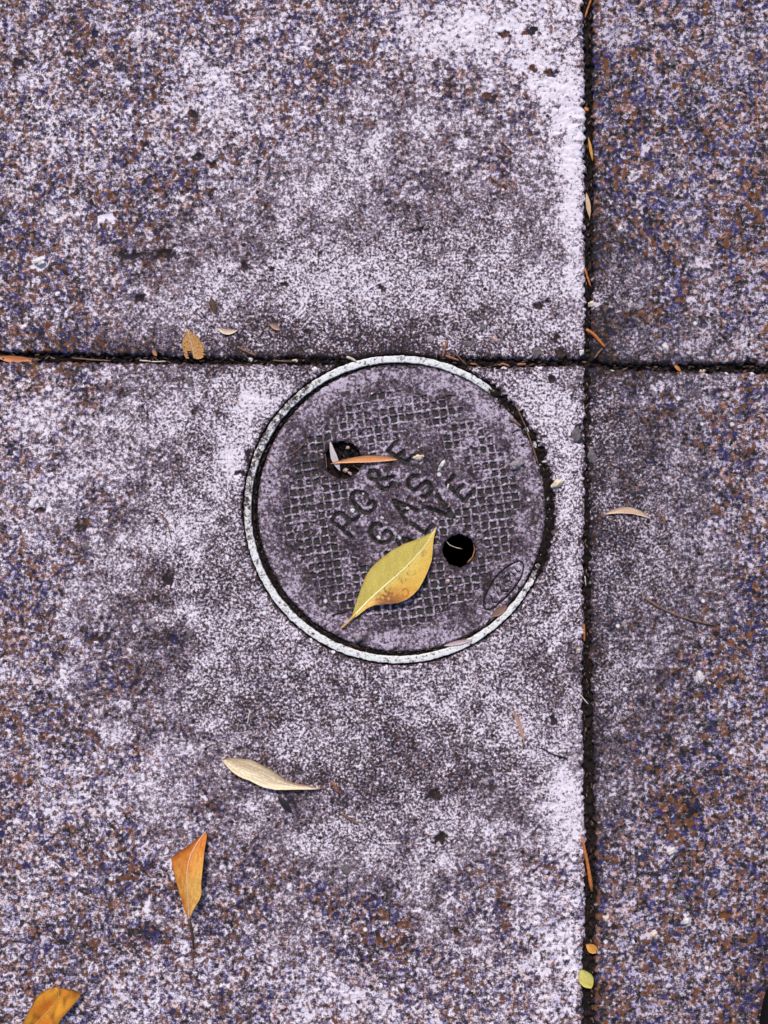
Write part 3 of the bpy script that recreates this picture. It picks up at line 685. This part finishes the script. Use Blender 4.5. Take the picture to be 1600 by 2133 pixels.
bl = leaf_mesh('blade', left, right, mid, yz, ycol, M_leaf, yl, yo, nu=170, nv=36, thick=.25)
mm = smooth_pl(resample(mid, 24), 2)
tube('midrib', [(x, y, yz(k / 23, 0, (x, y)) - TOP * 0 + .04) for k, (x, y) in enumerate(mm)], [2.2 - 1.6 * k / 23 for k in range(24)], M_rib, yl, yo, flat=.6, wob=.05)
tube('stalk', [(711, 1308, .1), (714, 1306, .4), (722, 1299, .6), (729, 1292, .5), (736, 1285, .4), (742, 1278, .4)], [2.2, 2.4, 2.1, 2.4, 3.0, 1.6], M_stalk, yl, yo, flat=.8, wob=.1)
yl.location.z += .0006

# ---- cream leaf below
left = [(462, 1580), (478, 1577), (497, 1577), (525, 1580), (553, 1594), (576, 1608), (596, 1622), (618, 1630), (636, 1633), (652, 1638), (668, 1641)]
right = [(462, 1580), (476, 1597), (487, 1607), (500, 1615), (512, 1620), (520, 1622), (535, 1630), (550, 1637), (575, 1642), (617, 1642), (650, 1642), (668, 1641)]
mid = [(462, 1580), (500, 1596), (540, 1612), (580, 1628), (620, 1637), (668, 1641)]
co_ = P(560, 1610, 0)
cl = tag(empty('cream_leaf', co_), 'pale cream dry leaf with curled edge, on the slab below the valve cover', 'leaf')
CA, CB, CC = np.array((.80, .72, .52)), np.array((.62, .42, .24)), np.array((.50, .26, .12))
def ccol(u, t, p):
    k = np.clip(.35 + .7 * mnoise.noise(Vector((u * 3.2, t * 2.2, 5))) - .3 * t, 0, 1); c_ = CA * (1 - k) + CB * k; c_ = c_ * (1 + .10 * math.sin(t * 16 + 2 * mnoise.noise(Vector((u * 5, 0, 0)))) + .2 * mnoise.noise(Vector((p[0] * .25, p[1] * .25, 1))))
    k = max(0, abs(t) - .88) / .12 * .5; c_ = c_ * (1 - k) + CC * k
    k = .35 * max(0, 1 - abs(t * 9 - 2.5 * math.sin(u * 4)) / 1.0) * (u > .5); return c_ * (1 - k) + CC * k
leaf_mesh('blade', left, right, mid, lambda u, t, p: .9 + 1.6 * math.sin(math.pi * u) + 1.3 * t * t + .9 * max(0, t) + .25 * mnoise.noise(Vector((u * 8, t * 3, 8))), ccol, M_leaf, cl, co_, nu=70, nv=12)
mm = smooth_pl(resample(mid, 16), 1)
tube('midrib', [(x, y, .92 + 1.6 * math.sin(math.pi * k / 15)) for k, (x, y) in enumerate(mm)], [.7, 1, 1.2, 1.2], M_straw, cl, co_, flat=.6)
tube('stalk', [(660, 1641, .9), (672, 1641, .8), (680, 1644, .7), (688, 1652, .6)], [1.5, 1.1, .9, .7], M_twig_brown, cl, co_)

# ---- orange triangular leaf lower left
left = [(394, 1917), (387, 1892), (379, 1857), (370, 1820), (364, 1795), (361, 1778), (378, 1767), (401, 1753), (415, 1741), (429, 1731)]
right = [(394, 1917), (400, 1902), (407, 1887), (419, 1867), (425, 1852), (424, 1830), (427, 1800), (429, 1767), (433, 1738), (429, 1731)]
mid = [(394, 1917), (395, 1890), (394, 1850), (392, 1810), (398, 1778), (412, 1752), (429, 1731)]
oo_ = P(398, 1825, 0)
ol = tag(empty('orange_leaf', oo_), 'orange folded leaf with dark stalk standing off the lower left slab', 'leaf')
OA, OB, OC = np.array((.66, .20, .025)), np.array((.76, .42, .10)), np.array((.34, .08, .015))
def ocol(u, t, p):
    k = np.clip(.9 - abs(u - .35) * 2.0 + .5 * t + .5 * mnoise.noise(Vector((u * 4, t * 2, 5))), 0, 1); c_ = OA * (1 - k) + OB * k; c_ = c_ * (1 + .35 * mnoise.noise(Vector((p[0] * .22, p[1] * .09, 6))))
    k = np.clip(max(0, -t - .4) + (u - .8) * 1.5 + .4 * mnoise.noise(Vector((p[0] * .12, p[1] * .12, 2))), 0, .8); return c_ * (1 - k) + OC * k
leaf_mesh('blade', left, right, mid, lambda u, t, p: 1.8 + 5.0 * math.sin(math.pi * u) * .9 + (3.2 * t * t + 1.2 * max(0, t))  * math.sin(math.pi * u) + .3 * mnoise.noise(Vector((u * 8, t * 3, 8))), ocol, M_leaf, ol, oo_, nu=70, nv=12)
tube('stalk', [(394, 1912, 1.9), (398, 1930, 1.6), (402, 1948, 1.4), (404, 1975, .9)], [3.0, 2.8, 2.6, 1.6], M_bark, ol, oo_)
tube('midrib', [(x, y, 1.85 + 4.5 * math.sin(math.pi * k / 15)) for k, (x, y) in enumerate(smooth_pl(resample(mid, 16), 1))], [1.6, 1.4, 1.2, .8], M_straw, ol, oo_, flat=.6)

# ---- orange leaf at bottom-left corner, cut by the frame
left = [(10, 2215), (28, 2170), (48, 2133), (60, 2110), (70, 2090), (84, 2066), (100, 2055), (120, 2051)]
right = [(10, 2215), (60, 2190), (100, 2160), (122, 2133), (134, 2112), (150, 2095), (166, 2075), (176, 2062), (150, 2054), (120, 2051)]
mid = [(10, 2215), (50, 2160), (80, 2125), (105, 2100), (125, 2078), (132, 2062), (120, 2051)]
bo = P(95, 2130, 0)
b2 = tag(empty('orange_leaf', bo), 'broad orange curled leaf cut off by the bottom left corner', 'leaf')
leaf_mesh('blade', left, right, mid, lambda u, t, p: 2.2 + 2.6 * u + 2.8 * abs(t) * math.sin(math.pi * u) + .4 * mnoise.noise(Vector((u * 8, t * 3, 8))),
          lambda u, t, p: (lambda k: np.array((.56, .14, .012)) * (1 - k) + np.array((.78, .36, .03)) * k)(float(np.clip(.5 + .8 * mnoise.noise(Vector((u * 5, t * 2, 1))), 0, 1))) * (1 - 1.0 * max(0, mnoise.noise(Vector((p[0] * .09, p[1] * .05, 3))))) * (1 - .5 * max(0, t - .6) / .4), M_leaf, b2, bo, nu=60, nv=12)
tube('midrib', [(x, y, 2.3 + 2.6 * k / 15) for k, (x, y) in enumerate(smooth_pl(resample(mid, 16), 1))], [1.8, 1.4, 1.2, .8], M_stalk, b2, bo, flat=.6)

# ---- lacy brown leaf over the joint
left = [(391, 686), (385, 698), (381, 708), (380, 720), (382, 731), (385, 742), (388, 747)]
right = [(391, 686), (398, 690), (407, 697), (415, 706), (422, 716), (426, 729), (427, 741), (421, 747), (412, 749)]
mid = [(391, 686), (395, 700), (400, 718), (403, 732), (406, 747)]
lo = P(403, 718, 0)
ll = tag(empty('brown_leaf', lo), 'small lacy tan leaf with a torn notch hanging over the joint left of the cover', 'leaf')
leaf_mesh('blade', left, right, mid, lambda u, t, p: 1.2 + .6 * abs(t) - .5 * u + .25 * mnoise.noise(Vector((u * 8, t * 3, 8))),
          lambda u, t, p: np.array((.52, .27, .09)) * (1 + .7 * mnoise.noise(Vector((p[0] * .3, p[1] * .3, 3)))), M_leaf, ll, lo, nu=40, nv=8,
          holes=lambda u, t: (t < -.1 and t > -.65 and u > .74 - .2 * t * 0) or (mnoise.noise(Vector((u * 22, t * 9, 4))) > .42 and abs(t) > .2 and u > .12))
tube('midrib', [(x, y, 1.35 - .5 * k / 11) for k, (x, y) in enumerate(resample(mid, 12))], [1.2, 1.1, .8, .7], M_straw, ll, lo)
tube('stalk', [(391, 688, 1.3), (389, 678, 1.0), (390, 668, .9), (387, 662, .9)], [1.2, .9, .9, 1.1], M_twig_brown, ll, lo)

# ---- slender leaves, husks
lens(687, 966, 829, 957, 14, ((.62, .22, .08), (.78, .42, .20)), 'slender orange leaf bridging the soil filled hole in the cover', bow=-5, z0=-.1, zc=1.6, peak=.58, name='slender_leaf')
lens(687, 914, 708, 980, 13, ((.50, .44, .46), (.78, .72, .76)), 'small silvery leaf with a tear standing in the soil filled hole', bow=3, z0=-1.4, zc=2.0, peak=.6, name='small_leaf')
lens(924, 1345, 984, 1333, 9, ((.50, .36, .40), (.66, .52, .56)), 'mauve leaf sliver lying on the lower rim ring', bow=-1, z0=.4, zc=.8, name='small_leaf', curl=.3)
lens(451, 683, 496, 688, 12, ((.62, .42, .32), (.80, .66, .56)), 'pale curved husk on the slab above the joint', bow=6, z0=.6, zc=.8, name='seed_husk', cat='husk')
lens(1257, 1072, 1356, 1081, 14, ((.50, .30, .20), (.80, .60, .46)), 'tan arched leaf on the right slab beside the vertical joint', bow=-14, z0=.3, zc=2.2, name='small_leaf')
lens(-12, 741, 76, 748, 15, ((.46, .14, .05), (.66, .28, .12)), 'rusty curled leaf in the joint at the left edge of the frame', bow=4, z0=-2.2, zc=1.2, name='small_leaf')
lens(1023, 1284, 1056, 1261, 15, ((.16, .09, .07), (.34, .20, .15)), 'brown bark flake against the lower right rim', bow=1, z0=.0, zc=.7, name='bark_flake', cat='bark', curl=.2)
lens(561, 675, 585, 688, 10, ((.30, .16, .12), (.50, .30, .22)), 'small brown bark flake on the slab above the joint', z0=.5, zc=.6, name='bark_flake', cat='bark')
lens(318, 728, 327, 742, 8, ((.40, .16, .08), (.52, .24, .12)), 'tiny rust brown flake at the joint left of the lacy leaf', z0=.2, zc=.5, name='bark_flake', cat='bark')
lens(440, 619, 450, 655, 12, ((.06, .035, .02), (.12, .06, .03)), 'dark brown bark splinter standing on the slab above the husk', z0=.6, zc=.9, name='bark_flake', cat='bark')
lens(579, 1657, 609, 1694, 14, ((.014, .014, .018), (.03, .028, .034)), 'black seed pod below the cream leaf', z0=.6, zc=1.6, name='seed_pod', cat='seed pod', curl=-.6)
lens(1067, 1474, 1092, 1550, 7, ((.42, .22, .16), (.60, .38, .28)), 'thin red brown leaf sliver on the slab below the cover', bow=-3, z0=.4, zc=.6, name='small_leaf')
lens(1222, 400, 1229, 452, 9, ((.60, .34, .16), (.74, .60, .46)), 'cream and orange leaf scrap in the upper part of the vertical joint', z0=-1.6, zc=1.0, name='leaf_scrap', cat='leaf scrap')
lens(1226, 284, 1235, 334, 6, ((.60, .26, .06), (.70, .40, .10)), 'thin orange leaf scrap in the vertical joint near the top', z0=-1.5, zc=1.0, name='leaf_scrap', cat='leaf scrap')
lens(1221, 1968, 1246, 1984, 19, ((.66, .22, .04), (.72, .46, .12)), 'small orange leaf scrap in the vertical joint near the bottom', z0=-1.0, zc=1.2, name='leaf_scrap', cat='leaf scrap')
lens(1218, 222, 1226, 230, 7, ((.60, .2, .05), (.70, .3, .1)), 'tiny orange scrap on the left side of the vertical joint', z0=-1.0, zc=.6, name='leaf_scrap', cat='leaf scrap')
lens(1404, 758, 1419, 773, 7, ((.60, .2, .05), (.70, .3, .1)), 'tiny orange scrap in the horizontal joint at the right', z0=-1.4, zc=.6, name='leaf_scrap', cat='leaf scrap')
lens(1208, 2018, 1232, 2058, 30, ((.68, .56, .10), (.62, .62, .22)), 'yellow green leaf scrap in the vertical joint near the bottom', z0=-.6, zc=2.0, name='leaf_scrap', cat='leaf scrap', curl=1.2)

# ---- twigs
TW = [
 ([(931, 711), (927, 725), (922, 744)], 3.2, 2.4, M_twig_red, 'short red twig standing above the ring at the joint'),
 ([(928, 741), (942, 746), (956, 751)], 2.8, 2.2, M_twig_red, 'red brown twig lying along the top of the ring'),
 ([(941, 731), (956, 745), (972, 760)], 1.4, 1.0, M_twig_brown, 'thin brown twig crossing the joint above the ring'),
 ([(497, 724), (515, 733), (534, 741)], 3.2, 2.2, M_twig_brown, 'pinkish brown twig beside the joint left of the ring'),
 ([(508, 738), (516, 746), (524, 756, -1)], 1.2, .8, M_twig_brown, 'hair thin brown twig dipping into the joint left of the ring'),
 ([(690, 1626), (697, 1636), (705, 1651)], 3.6, 3.0, M_twig_red, 'stubby red brown twig right of the cream leaf stalk'),
 ([(711, 1694), (729, 1706), (748, 1717)], 2.6, 2.2, M_twig_brown, 'pinkish brown twig lower than the cream leaf'),
 ([(521, 1481), (518, 1493), (516, 1508)], 1.4, 1.1, M_straw, 'pale straw above the cream leaf'),
 ([(1127, 1556), (1148, 1570), (1183, 1580)], 1.4, 1.1, M_blackhair, 'thin black twig left of the vertical joint'),
 ([(1345, 1246), (1368, 1262), (1405, 1280), (1445, 1293), (1493, 1303)], 3.0, 1.8, M_twig_brown, 'long brown twig on the lower right slab'),
 ([(1371, 1066), (1380, 1078), (1386, 1093)], 1.8, 1.2, M_twig_red, 'tiny red twig right of the tan arched leaf'),
 ([(1221, 686), (1236, 697), (1250, 712), (1260, 725)], 3.6, 3.0, M_twig_orange, 'thick orange twig above the crossing of the joints'),
 ([(1254, 727), (1246, 736), (1238, 747)], 2.2, 1.8, M_twig_brown, 'dull brown twig right by the crossing of the joints'),
 ([(1219, 559, -.5), (1224, 577, -.5), (1231, 597, -.5)], 2.2, 1.8, M_twig_orange, 'orange twig in the vertical joint above the crossing'),
 ([(1233, -6, -1), (1226, 14, -1), (1219, 36, -1)], 2.0, 1.6, M_twig_orange, 'orange twig in the vertical joint at the top edge'),
 ([(1211, 1742), (1219, 1775), (1227, 1815, .4), (1233, 1857, 0)], 2.6, 4.2, M_twig_orange, 'long orange straw slanting across the vertical joint near the bottom'),
 ([(1217, 1300, -1), (1218, 1318, -1), (1218, 1336, -1)], 2.0, 2.0, M_twig_orange, 'short orange stick in the vertical joint right of the cover'),
 ([(1219, 1200, -1), (1221, 1220, -1)], 1.2, 1.0, M_straw, 'thin pale fibre in the vertical joint right of the cover'),
 ([(1208, 1446), (1216, 1456), (1225, 1466)], 1.2, 1.0, M_straw, 'thin pale fibre crossing the vertical joint'),
 ([(1072, 838, -.8), (1088, 872, -.8), (1100, 900, -.9)], 1.8, 1.2, M_twig_brown, 'thin brown root along the upper right gap of the cover'),
 ([(1098, 898, -.7), (1110, 930, -.7), (1122, 968, -.9)], 1.8, 1.4, M_twig_brown, 'dark brown root along the right gap of the cover'),
 ([(1062, 872, -.6), (1075, 880, -.6), (1086, 888, -.6)], 3.0, 2.0, M_twig_brown, 'stubby brown root inside the upper right gap'),
 ([(1066, 902, -.4), (1078, 894, -.3), (1090, 896, -.5)], 1.2, .9, M_blackhair, 'curved black fibre at the upper right edge of the cover'),
 ([(920, 828, -.4), (935, 822, -.3), (950, 823, -.4)], 1.3, .9, M_blackhair, 'curved black fibre on the upper part of the cover'),
 ([(747, 905, -.4), (755, 895, -.3), (765, 890, -.3)], 1.6, 1.0, M_blackhair, 'short black fibre above the soil filled hole'),
 ([(878, 480), (870, 476), (884, 472)], 2.0, 2.0, M_blackhair, 'black seed curl on the slab above the cover'),
 ([(935, 1008, -.7), (932, 1018, -.7)], 2.4, 2.0, M_straw, 'tan stub stuck in the last letter'),
 ([(692, 1282, -.4), (706, 1276, -.3), (722, 1274, -.4)], 1.8, 1.2, M_blackhair, 'dark fibre on the cover left of the yellow leaf stalk'),
 ([(905, 1292, -.4), (908, 1300, -.4), (916, 1307, -.4)], 1.2, .9, M_twig_brown, 'thin brown fibre at the bottom of the cover'),
 ([(627, 790, -.6), (636, 783, -.6), (648, 775, -.6)], 1.4, 1.0, M_twig_brown, 'thin brown fibre in the upper left gap'),
 ([(604, 948, -.5), (620, 938, -.4), (640, 916, -.5)], 1.5, 1.0, M_twig_brown, 'thin brown root on the left part of the cover'),
 ([(558, 956, -.5), (568, 968, -.4), (582, 980, -.5)], 1.4, 1.0, M_twig_brown, 'dark curved fibre at the left edge of the cover'),
 ([(333, 1066), (345, 1085), (354, 1106), (357, 1125)], 1.3, 1.0, M_twig_brown, 'thin brown stem on the slab left of the ring'),
 ([(722, 744), (732, 747), (742, 753)], 2.8, 2.2, M_straw, 'pale stick end touching the top left of the ring'),
 ([(1037, 762, -1), (1048, 757, -.6), (1062, 763, -.8)], 2.0, 2.6, M_twig_red, 'red brown chip in the joint right of the ring'),
 ([(1078, 759, -1), (1096, 758, -1)], 3.0, 2.6, M_twig_red, 'flat red brown chip in the joint nearer the crossing'),
 ([(980, 757, -1), (994, 759, -1)], 2.0, 1.6, M_twig_red, 'small red brown chip in the joint just right of the ring'),
 ([(984, 765, -1), (1010, 766, -1), (1040, 758, -1)], 1.0, .8, M_twig_brown, 'hair thin root lying along the joint right of the ring'),
 ([(568, 750, -1.4), (590, 752, -1.2), (610, 752, -1.4)], 1.8, 1.2, M_twig_brown, 'brown stem lying in the joint left of the ring'),
 ([(150, 745, -1.6), (190, 749, -1.4), (230, 751, -1.6)], 1.6, 1.4, M_twig_brown, 'brown stem in the left part of the horizontal joint'),
 ([(290, 750, -1.4), (320, 753, -1.2), (345, 752, -1.4)], 1.8, 1.2, M_straw, 'pale stem in the horizontal joint left of the lacy leaf'),
 ([(735, 970, -3), (750, 978, -2.8), (757, 985, -3)], 1.1, .8, M_twig_brown, 'thin fibre in the soil filled hole'),
 ([(931, 1128, -4), (938, 1136, -5), (950, 1141, -6), (964, 1144, -6)], .9, .7, M_straw, 'hair thin pale root inside the open black hole'),
 ([(986, 1125, -3), (990, 1145, -3), (985, 1162, -3), (974, 1173, -3)], 1.4, 1.8, M_twig_red, 'rusty root curling inside the right side of the open black hole'),
 ([(677, 945, -2), (680, 965, -2), (679, 985, -2)], 1.2, 1.0, M_twig_brown, 'brown fibre at the left side of the soil filled hole'),
]
for pts, r0, r1, mt, lb in TW: twig(pts, r0, r1, mt, lb)

# ---- pebbles
PB = [(873, 953, 11, 7, -10, M_peb_cream, 'cream pebble beside the letter E on the cover'),
 (921, 968, 5, 12, 35, M_peb_white, 'pale shard right of the cream pebble on the cover'),
 (1077, 967, 14, 10, -30, M_peb_lav, 'round grey pebble near the right edge of the cover'),
 (1160, 1008, 15, 8, -35, M_peb_cream, 'cream crumb on the concrete edge right of the cover'),
 (522, 749, 6, 5, 0, M_peb_white, 'white pebble in the joint left of the ring'),
 (614, 751, 6, 4, 0, M_peb_cream, 'cream pebble in the joint nearest the ring'),
 (656, 772, 7, 6, 20, M_peb_white, 'pale grey pebble at the upper left of the ring'),
 (720, 979, 6, 5, 0, M_peb_pink, 'pink crumb at the bottom of the soil filled hole'),
 (729, 986, 5, 3, 30, M_peb_pink, 'orange pink crumb below the pink crumb in the hole'),
 (724, 932, 4, 4, 0, M_peb_pink, 'tiny pink crumb in the upper part of the hole'),
 (734, 1064, 4.5, 5, 0, M_peb_white, 'tiny white pebble between the letters R and G'),
 (754, 1076, 3, 3, 0, M_peb_white, 'speck of white grit below the letter G'),
 (796, 1079, 4, 3, 30, M_peb_white, 'speck of white grit between the letters G and A'),
 (849, 1059, 4, 3, 0, M_peb_white, 'speck of white grit inside the letter A'),
 (877, 1070, 3, 3, 0, M_peb_white, 'speck of white grit right of the letter A'),
 (908, 1080, 4, 3, 0, M_peb_white, 'speck of white grit above the yellow leaf tip'),
 (933, 1211, 5, 5, 0, M_peb_pink, 'tiny pink ring of grit right of the yellow leaf'),
 (745, 1328, 9, 9, 0, M_peb_lav, 'grey lump of mortar at the bottom left of the cover'),
 (1134, 962, 5, 2.5, 0, M_peb_white, 'pale chip in the right gap of the cover'),
 (1145, 1359, 6, 6, 0, M_peb_white, 'white pebble on the slab below right of the ring'),
 (675, 1269, 6, 6, 0, M_peb_lav, 'small round grey pebble at the lower left of the cover'),
 (1385, 725, 5, 7, -20, M_peb_white, 'white pebble above the joint at the right'),
 (1465, 772, 8, 4, 0, M_peb_cream, 'cream pebble in the horizontal joint at the right'),
 (1277, 773, 6, 4, 0, M_peb_cream, 'cream pebble in the joint just right of the crossing'),
 (1232, 633, 6, 6, 0, M_peb_cream, 'cream pebble in the vertical joint above the orange twig'),
 (1211, 735, 5, 7, 20, M_peb_white, 'white pebble at the corner of the upper left slab'),
 (1317, 364, 3, 9, 15, M_peb_white, 'white sliver of grit on the upper right slab'),
 (1293, 478, 3, 6, 35, M_peb_white, 'smaller white sliver of grit on the upper right slab'),
 (1457, 1410, 5, 11, 0, M_peb_white, 'white pebble on the lower right slab above the others'),
 (1398, 1772, 11, 6, -35, M_peb_white, 'pale pebble in the lower part of the right slab'),
 (1429, 1919, 9, 7, -50, M_peb_white, 'pale pebble near the bottom of the right slab'),
 (1361, 1947, 8, 5, -30, M_peb_cream, 'cream pebble left of the pale one near the bottom'),
 (1263, 1913, 6, 5, -30, M_peb_cream, 'cream pebble beside the vertical joint near the bottom'),
 (82, 548, 12, 8, 0, M_peb_white, 'white pebble on the upper left slab near the left edge'),
 (1205, 1356, 4, 5, 0, M_peb_cream, 'cream grain at the slab edge right of the ring')]
for k, (x, y, a, b, rt, mt, lb) in enumerate(PB):
    zz = TOP if math.hypot(x - CX, y - CY) < CR else (-2.2 if (735 < y < 775 and not 640 < x < 1010) or 1218 < x < 1236 else .1)
    if math.hypot(x - hx, y - hy) < hr: zz = -4.0
    a *= .88; b *= .88; h_ = min(a, b) * .55
    tag(icos('pebble', P(x, y, zz + h_ * .2), S, (a, b, h_), mt, None, k + 50, rot=math.radians(-rt), sub=3, rough=.75), lb, 'pebble', 'pebbles and grit on the pavement')

# ---- crumbs of bark and soil along the joints and the gap: nobody could count them
def litter(name, spots, mats, label):
    vs, fs, mi = [], [], []
    for (x, y, z, L, W, Hh, a) in spots:
        ca, sa = math.cos(a), math.sin(a); b0 = len(vs)
        tilt = random.uniform(-.25, .25)
        ring_ = [(-.5, -.35), (-.15, -.5), (.4, -.42), (.5, .1), (.2, .5), (-.4, .4)]
        for lv, sc in ((0, 1.0), (1, .72)):
            for (u, v_) in ring_:
                u2 = (u + random.uniform(-.08, .08)) * L * sc; v2 = (v_ + random.uniform(-.08, .08)) * W * sc
                vs.append(P(x + u2 * ca - v2 * sa, y + u2 * sa + v2 * ca, z + lv * Hh + u2 * tilt * .4))
        for k in range(6): fs.append((b0 + k, b0 + (k + 1) % 6, b0 + 6 + (k + 1) % 6, b0 + 6 + k))
        fs.append(tuple(b0 + 6 + k for k in range(6))); m_ = random.randrange(len(mats)); mi += [m_] * 7
    me = bpy.data.meshes.new(name); me.from_pydata(vs, [], fs); me.update()
    for m_ in mats: me.materials.append(m_)
    me.polygons.foreach_set('material_index', mi)
    o = bpy.data.objects.new(name, me); col.objects.link(o)
    return tag(o, label, 'debris', None, 'stuff')
sp = []
for _ in range(420):
    x = random.uniform(-150, 1750); y = interp_edge(H_T, x) + random.uniform(2, 17)
    if math.hypot(x - RX, y - RY) < 330: continue
    sp.append((x, y, random.uniform(-3.0, -1.6), random.uniform(3, 14), random.uniform(2, 4), .8, random.gauss(0, .35)))
for _ in range(420):
    y = random.uniform(-150, 2280); x = random.uniform(interp_edge(V_L, y) + 3, interp_edge(V_R, y) - 3)
    sp.append((x, y, random.uniform(-3.2, -1.8), random.uniform(3, 12), random.uniform(1.6, 3.6), .7, random.gauss(math.pi / 2, .35)))
litter('joint_debris', sp, [M_bark, M_char, M_soil, M_soil, M_char, M_bark, M_soil, M_twig_brown], 'loose bark crumbs and needles caught in the joints')
sp = []
for _ in range(560):
    t = random.uniform(0, 2 * math.pi); bu = float(buried(np.array(t)))
    rr0 = random.uniform(300, 326) if bu > .5 else random.uniform(297, 304)
    x, y = RX + rr0 * math.cos(t), RY - rr0 * math.sin(t)
    sp.append((x, y, random.uniform(-2.4, -1.4) + (.5 if bu > .5 else 0), random.uniform(3, 12), random.uniform(1.5, 4), .7, -t + math.pi / 2 + random.gauss(0, .3)))
for _ in range(170):            # wedges of dirt where the ring meets the joint
    x = random.uniform(600, 1040); y = random.uniform(738, 768)
    if math.hypot(x - RX, y - RY) < 325: continue
    sp.append((x, y, random.uniform(-1.6, .1), random.uniform(3, 11), random.uniform(2, 4), .7, random.uniform(0, 3.1)))
for _ in range(60):
    t = random.uniform(0, 6.28); rr0 = 36 * math.sqrt(random.random())
    sp.append((hx + rr0 * math.cos(t), hy + rr0 * math.sin(t), -6.2, random.uniform(4, 16), random.uniform(1.5, 3), .5, random.uniform(0, 3.1)))
litter('gap_debris', sp, [M_char, M_soil, M_soil, M_soil, M_char, M_bark], 'dark crumbs and roots caught in the gap round the valve cover')
sp = []
for _ in range(650):             # loose grit on slabs and cover
    x, y = random.uniform(-40, 1640), random.uniform(-40, 2170)
    rc = math.hypot(x - RX, y - RY)
    if 293 < rc < 332 or abs(x - 1226) < 16 or (735 < y < 780): continue
    if any(math.hypot(x - a, y - b) < c_ + 3 for a, b, c_ in HOLES): continue
    z0 = TOP + .05 if rc < 293 else .1; k = random.uniform(2.2, 5.5)
    sp.append((x, y, z0, k, k * random.uniform(.5, .9), .5, random.uniform(0, 3.1)))
litter('grit', sp, [M_peb_lav, M_char, M_twig_brown, M_peb_white, M_char, M_peb_pink, M_char], 'loose grit scattered over the slabs')

# ---- toe of a dark shoe just inside the lower right corner
sho = tag(empty('shoe', P(1720, 2300, 0)), 'dark brown shoe whose toe just enters the lower right corner', 'shoe')
SO = Vector(P(1720, 2300, 0))
def shoe_part(name, mat, z_levels, grow):
    n = 64; vs, q_ = [], []
    for (zz, sc, back) in z_levels:
        for k in range(n):
            a = 2 * math.pi * k / n; ux, uy = math.cos(a), math.sin(a)
            wx = 112 * (1 + .10 * max(0, -uy) - .22 * max(0, uy) * 0) * sc * abs(ux) ** .5 * (1 if ux > 0 else -1)
            ly = (312 if uy > 0 else 430) * sc * abs(uy) ** (.5 if uy > 0 else .9) * (1 if uy > 0 else -1)
            if uy < 0: wx *= .86
            x = 1692 + wx + 6 * ux * grow; y = 2325 - ly - 6 * uy * grow + back
            vs.append(Vector(P(x, y, zz)) - SO)
    m = len(z_levels)
    for l in range(m - 1):
        for k in range(n):
            a = l * n + k; b = l * n + (k + 1) % n; q_.append((a, b, b + n, a + n))
    me = bpy.data.meshes.new(name); me.from_pydata([tuple(v) for v in vs], [], q_ + [tuple(range((m - 1) * n, m * n)), tuple(range(n - 1, -1, -1))]); me.update()
    for p_ in me.polygons: p_.use_smooth = len(p_.vertices) == 4
    me.materials.append(mat); o = bpy.data.objects.new(name, me); col.objects.link(o); o.parent = sho
shoe_part('sole', M_sole, [(1, .97, 0), (3, 1.0, 0), (18, 1.0, 0), (21, .98, 0)], 1)
shoe_part('upper', M_shoe, [(20, .95, 0), (32, .95, 4), (45, .88, 22), (58, .74, 70), (72, .6, 130), (90, .5, 180), (110, .46, 200)], 0)
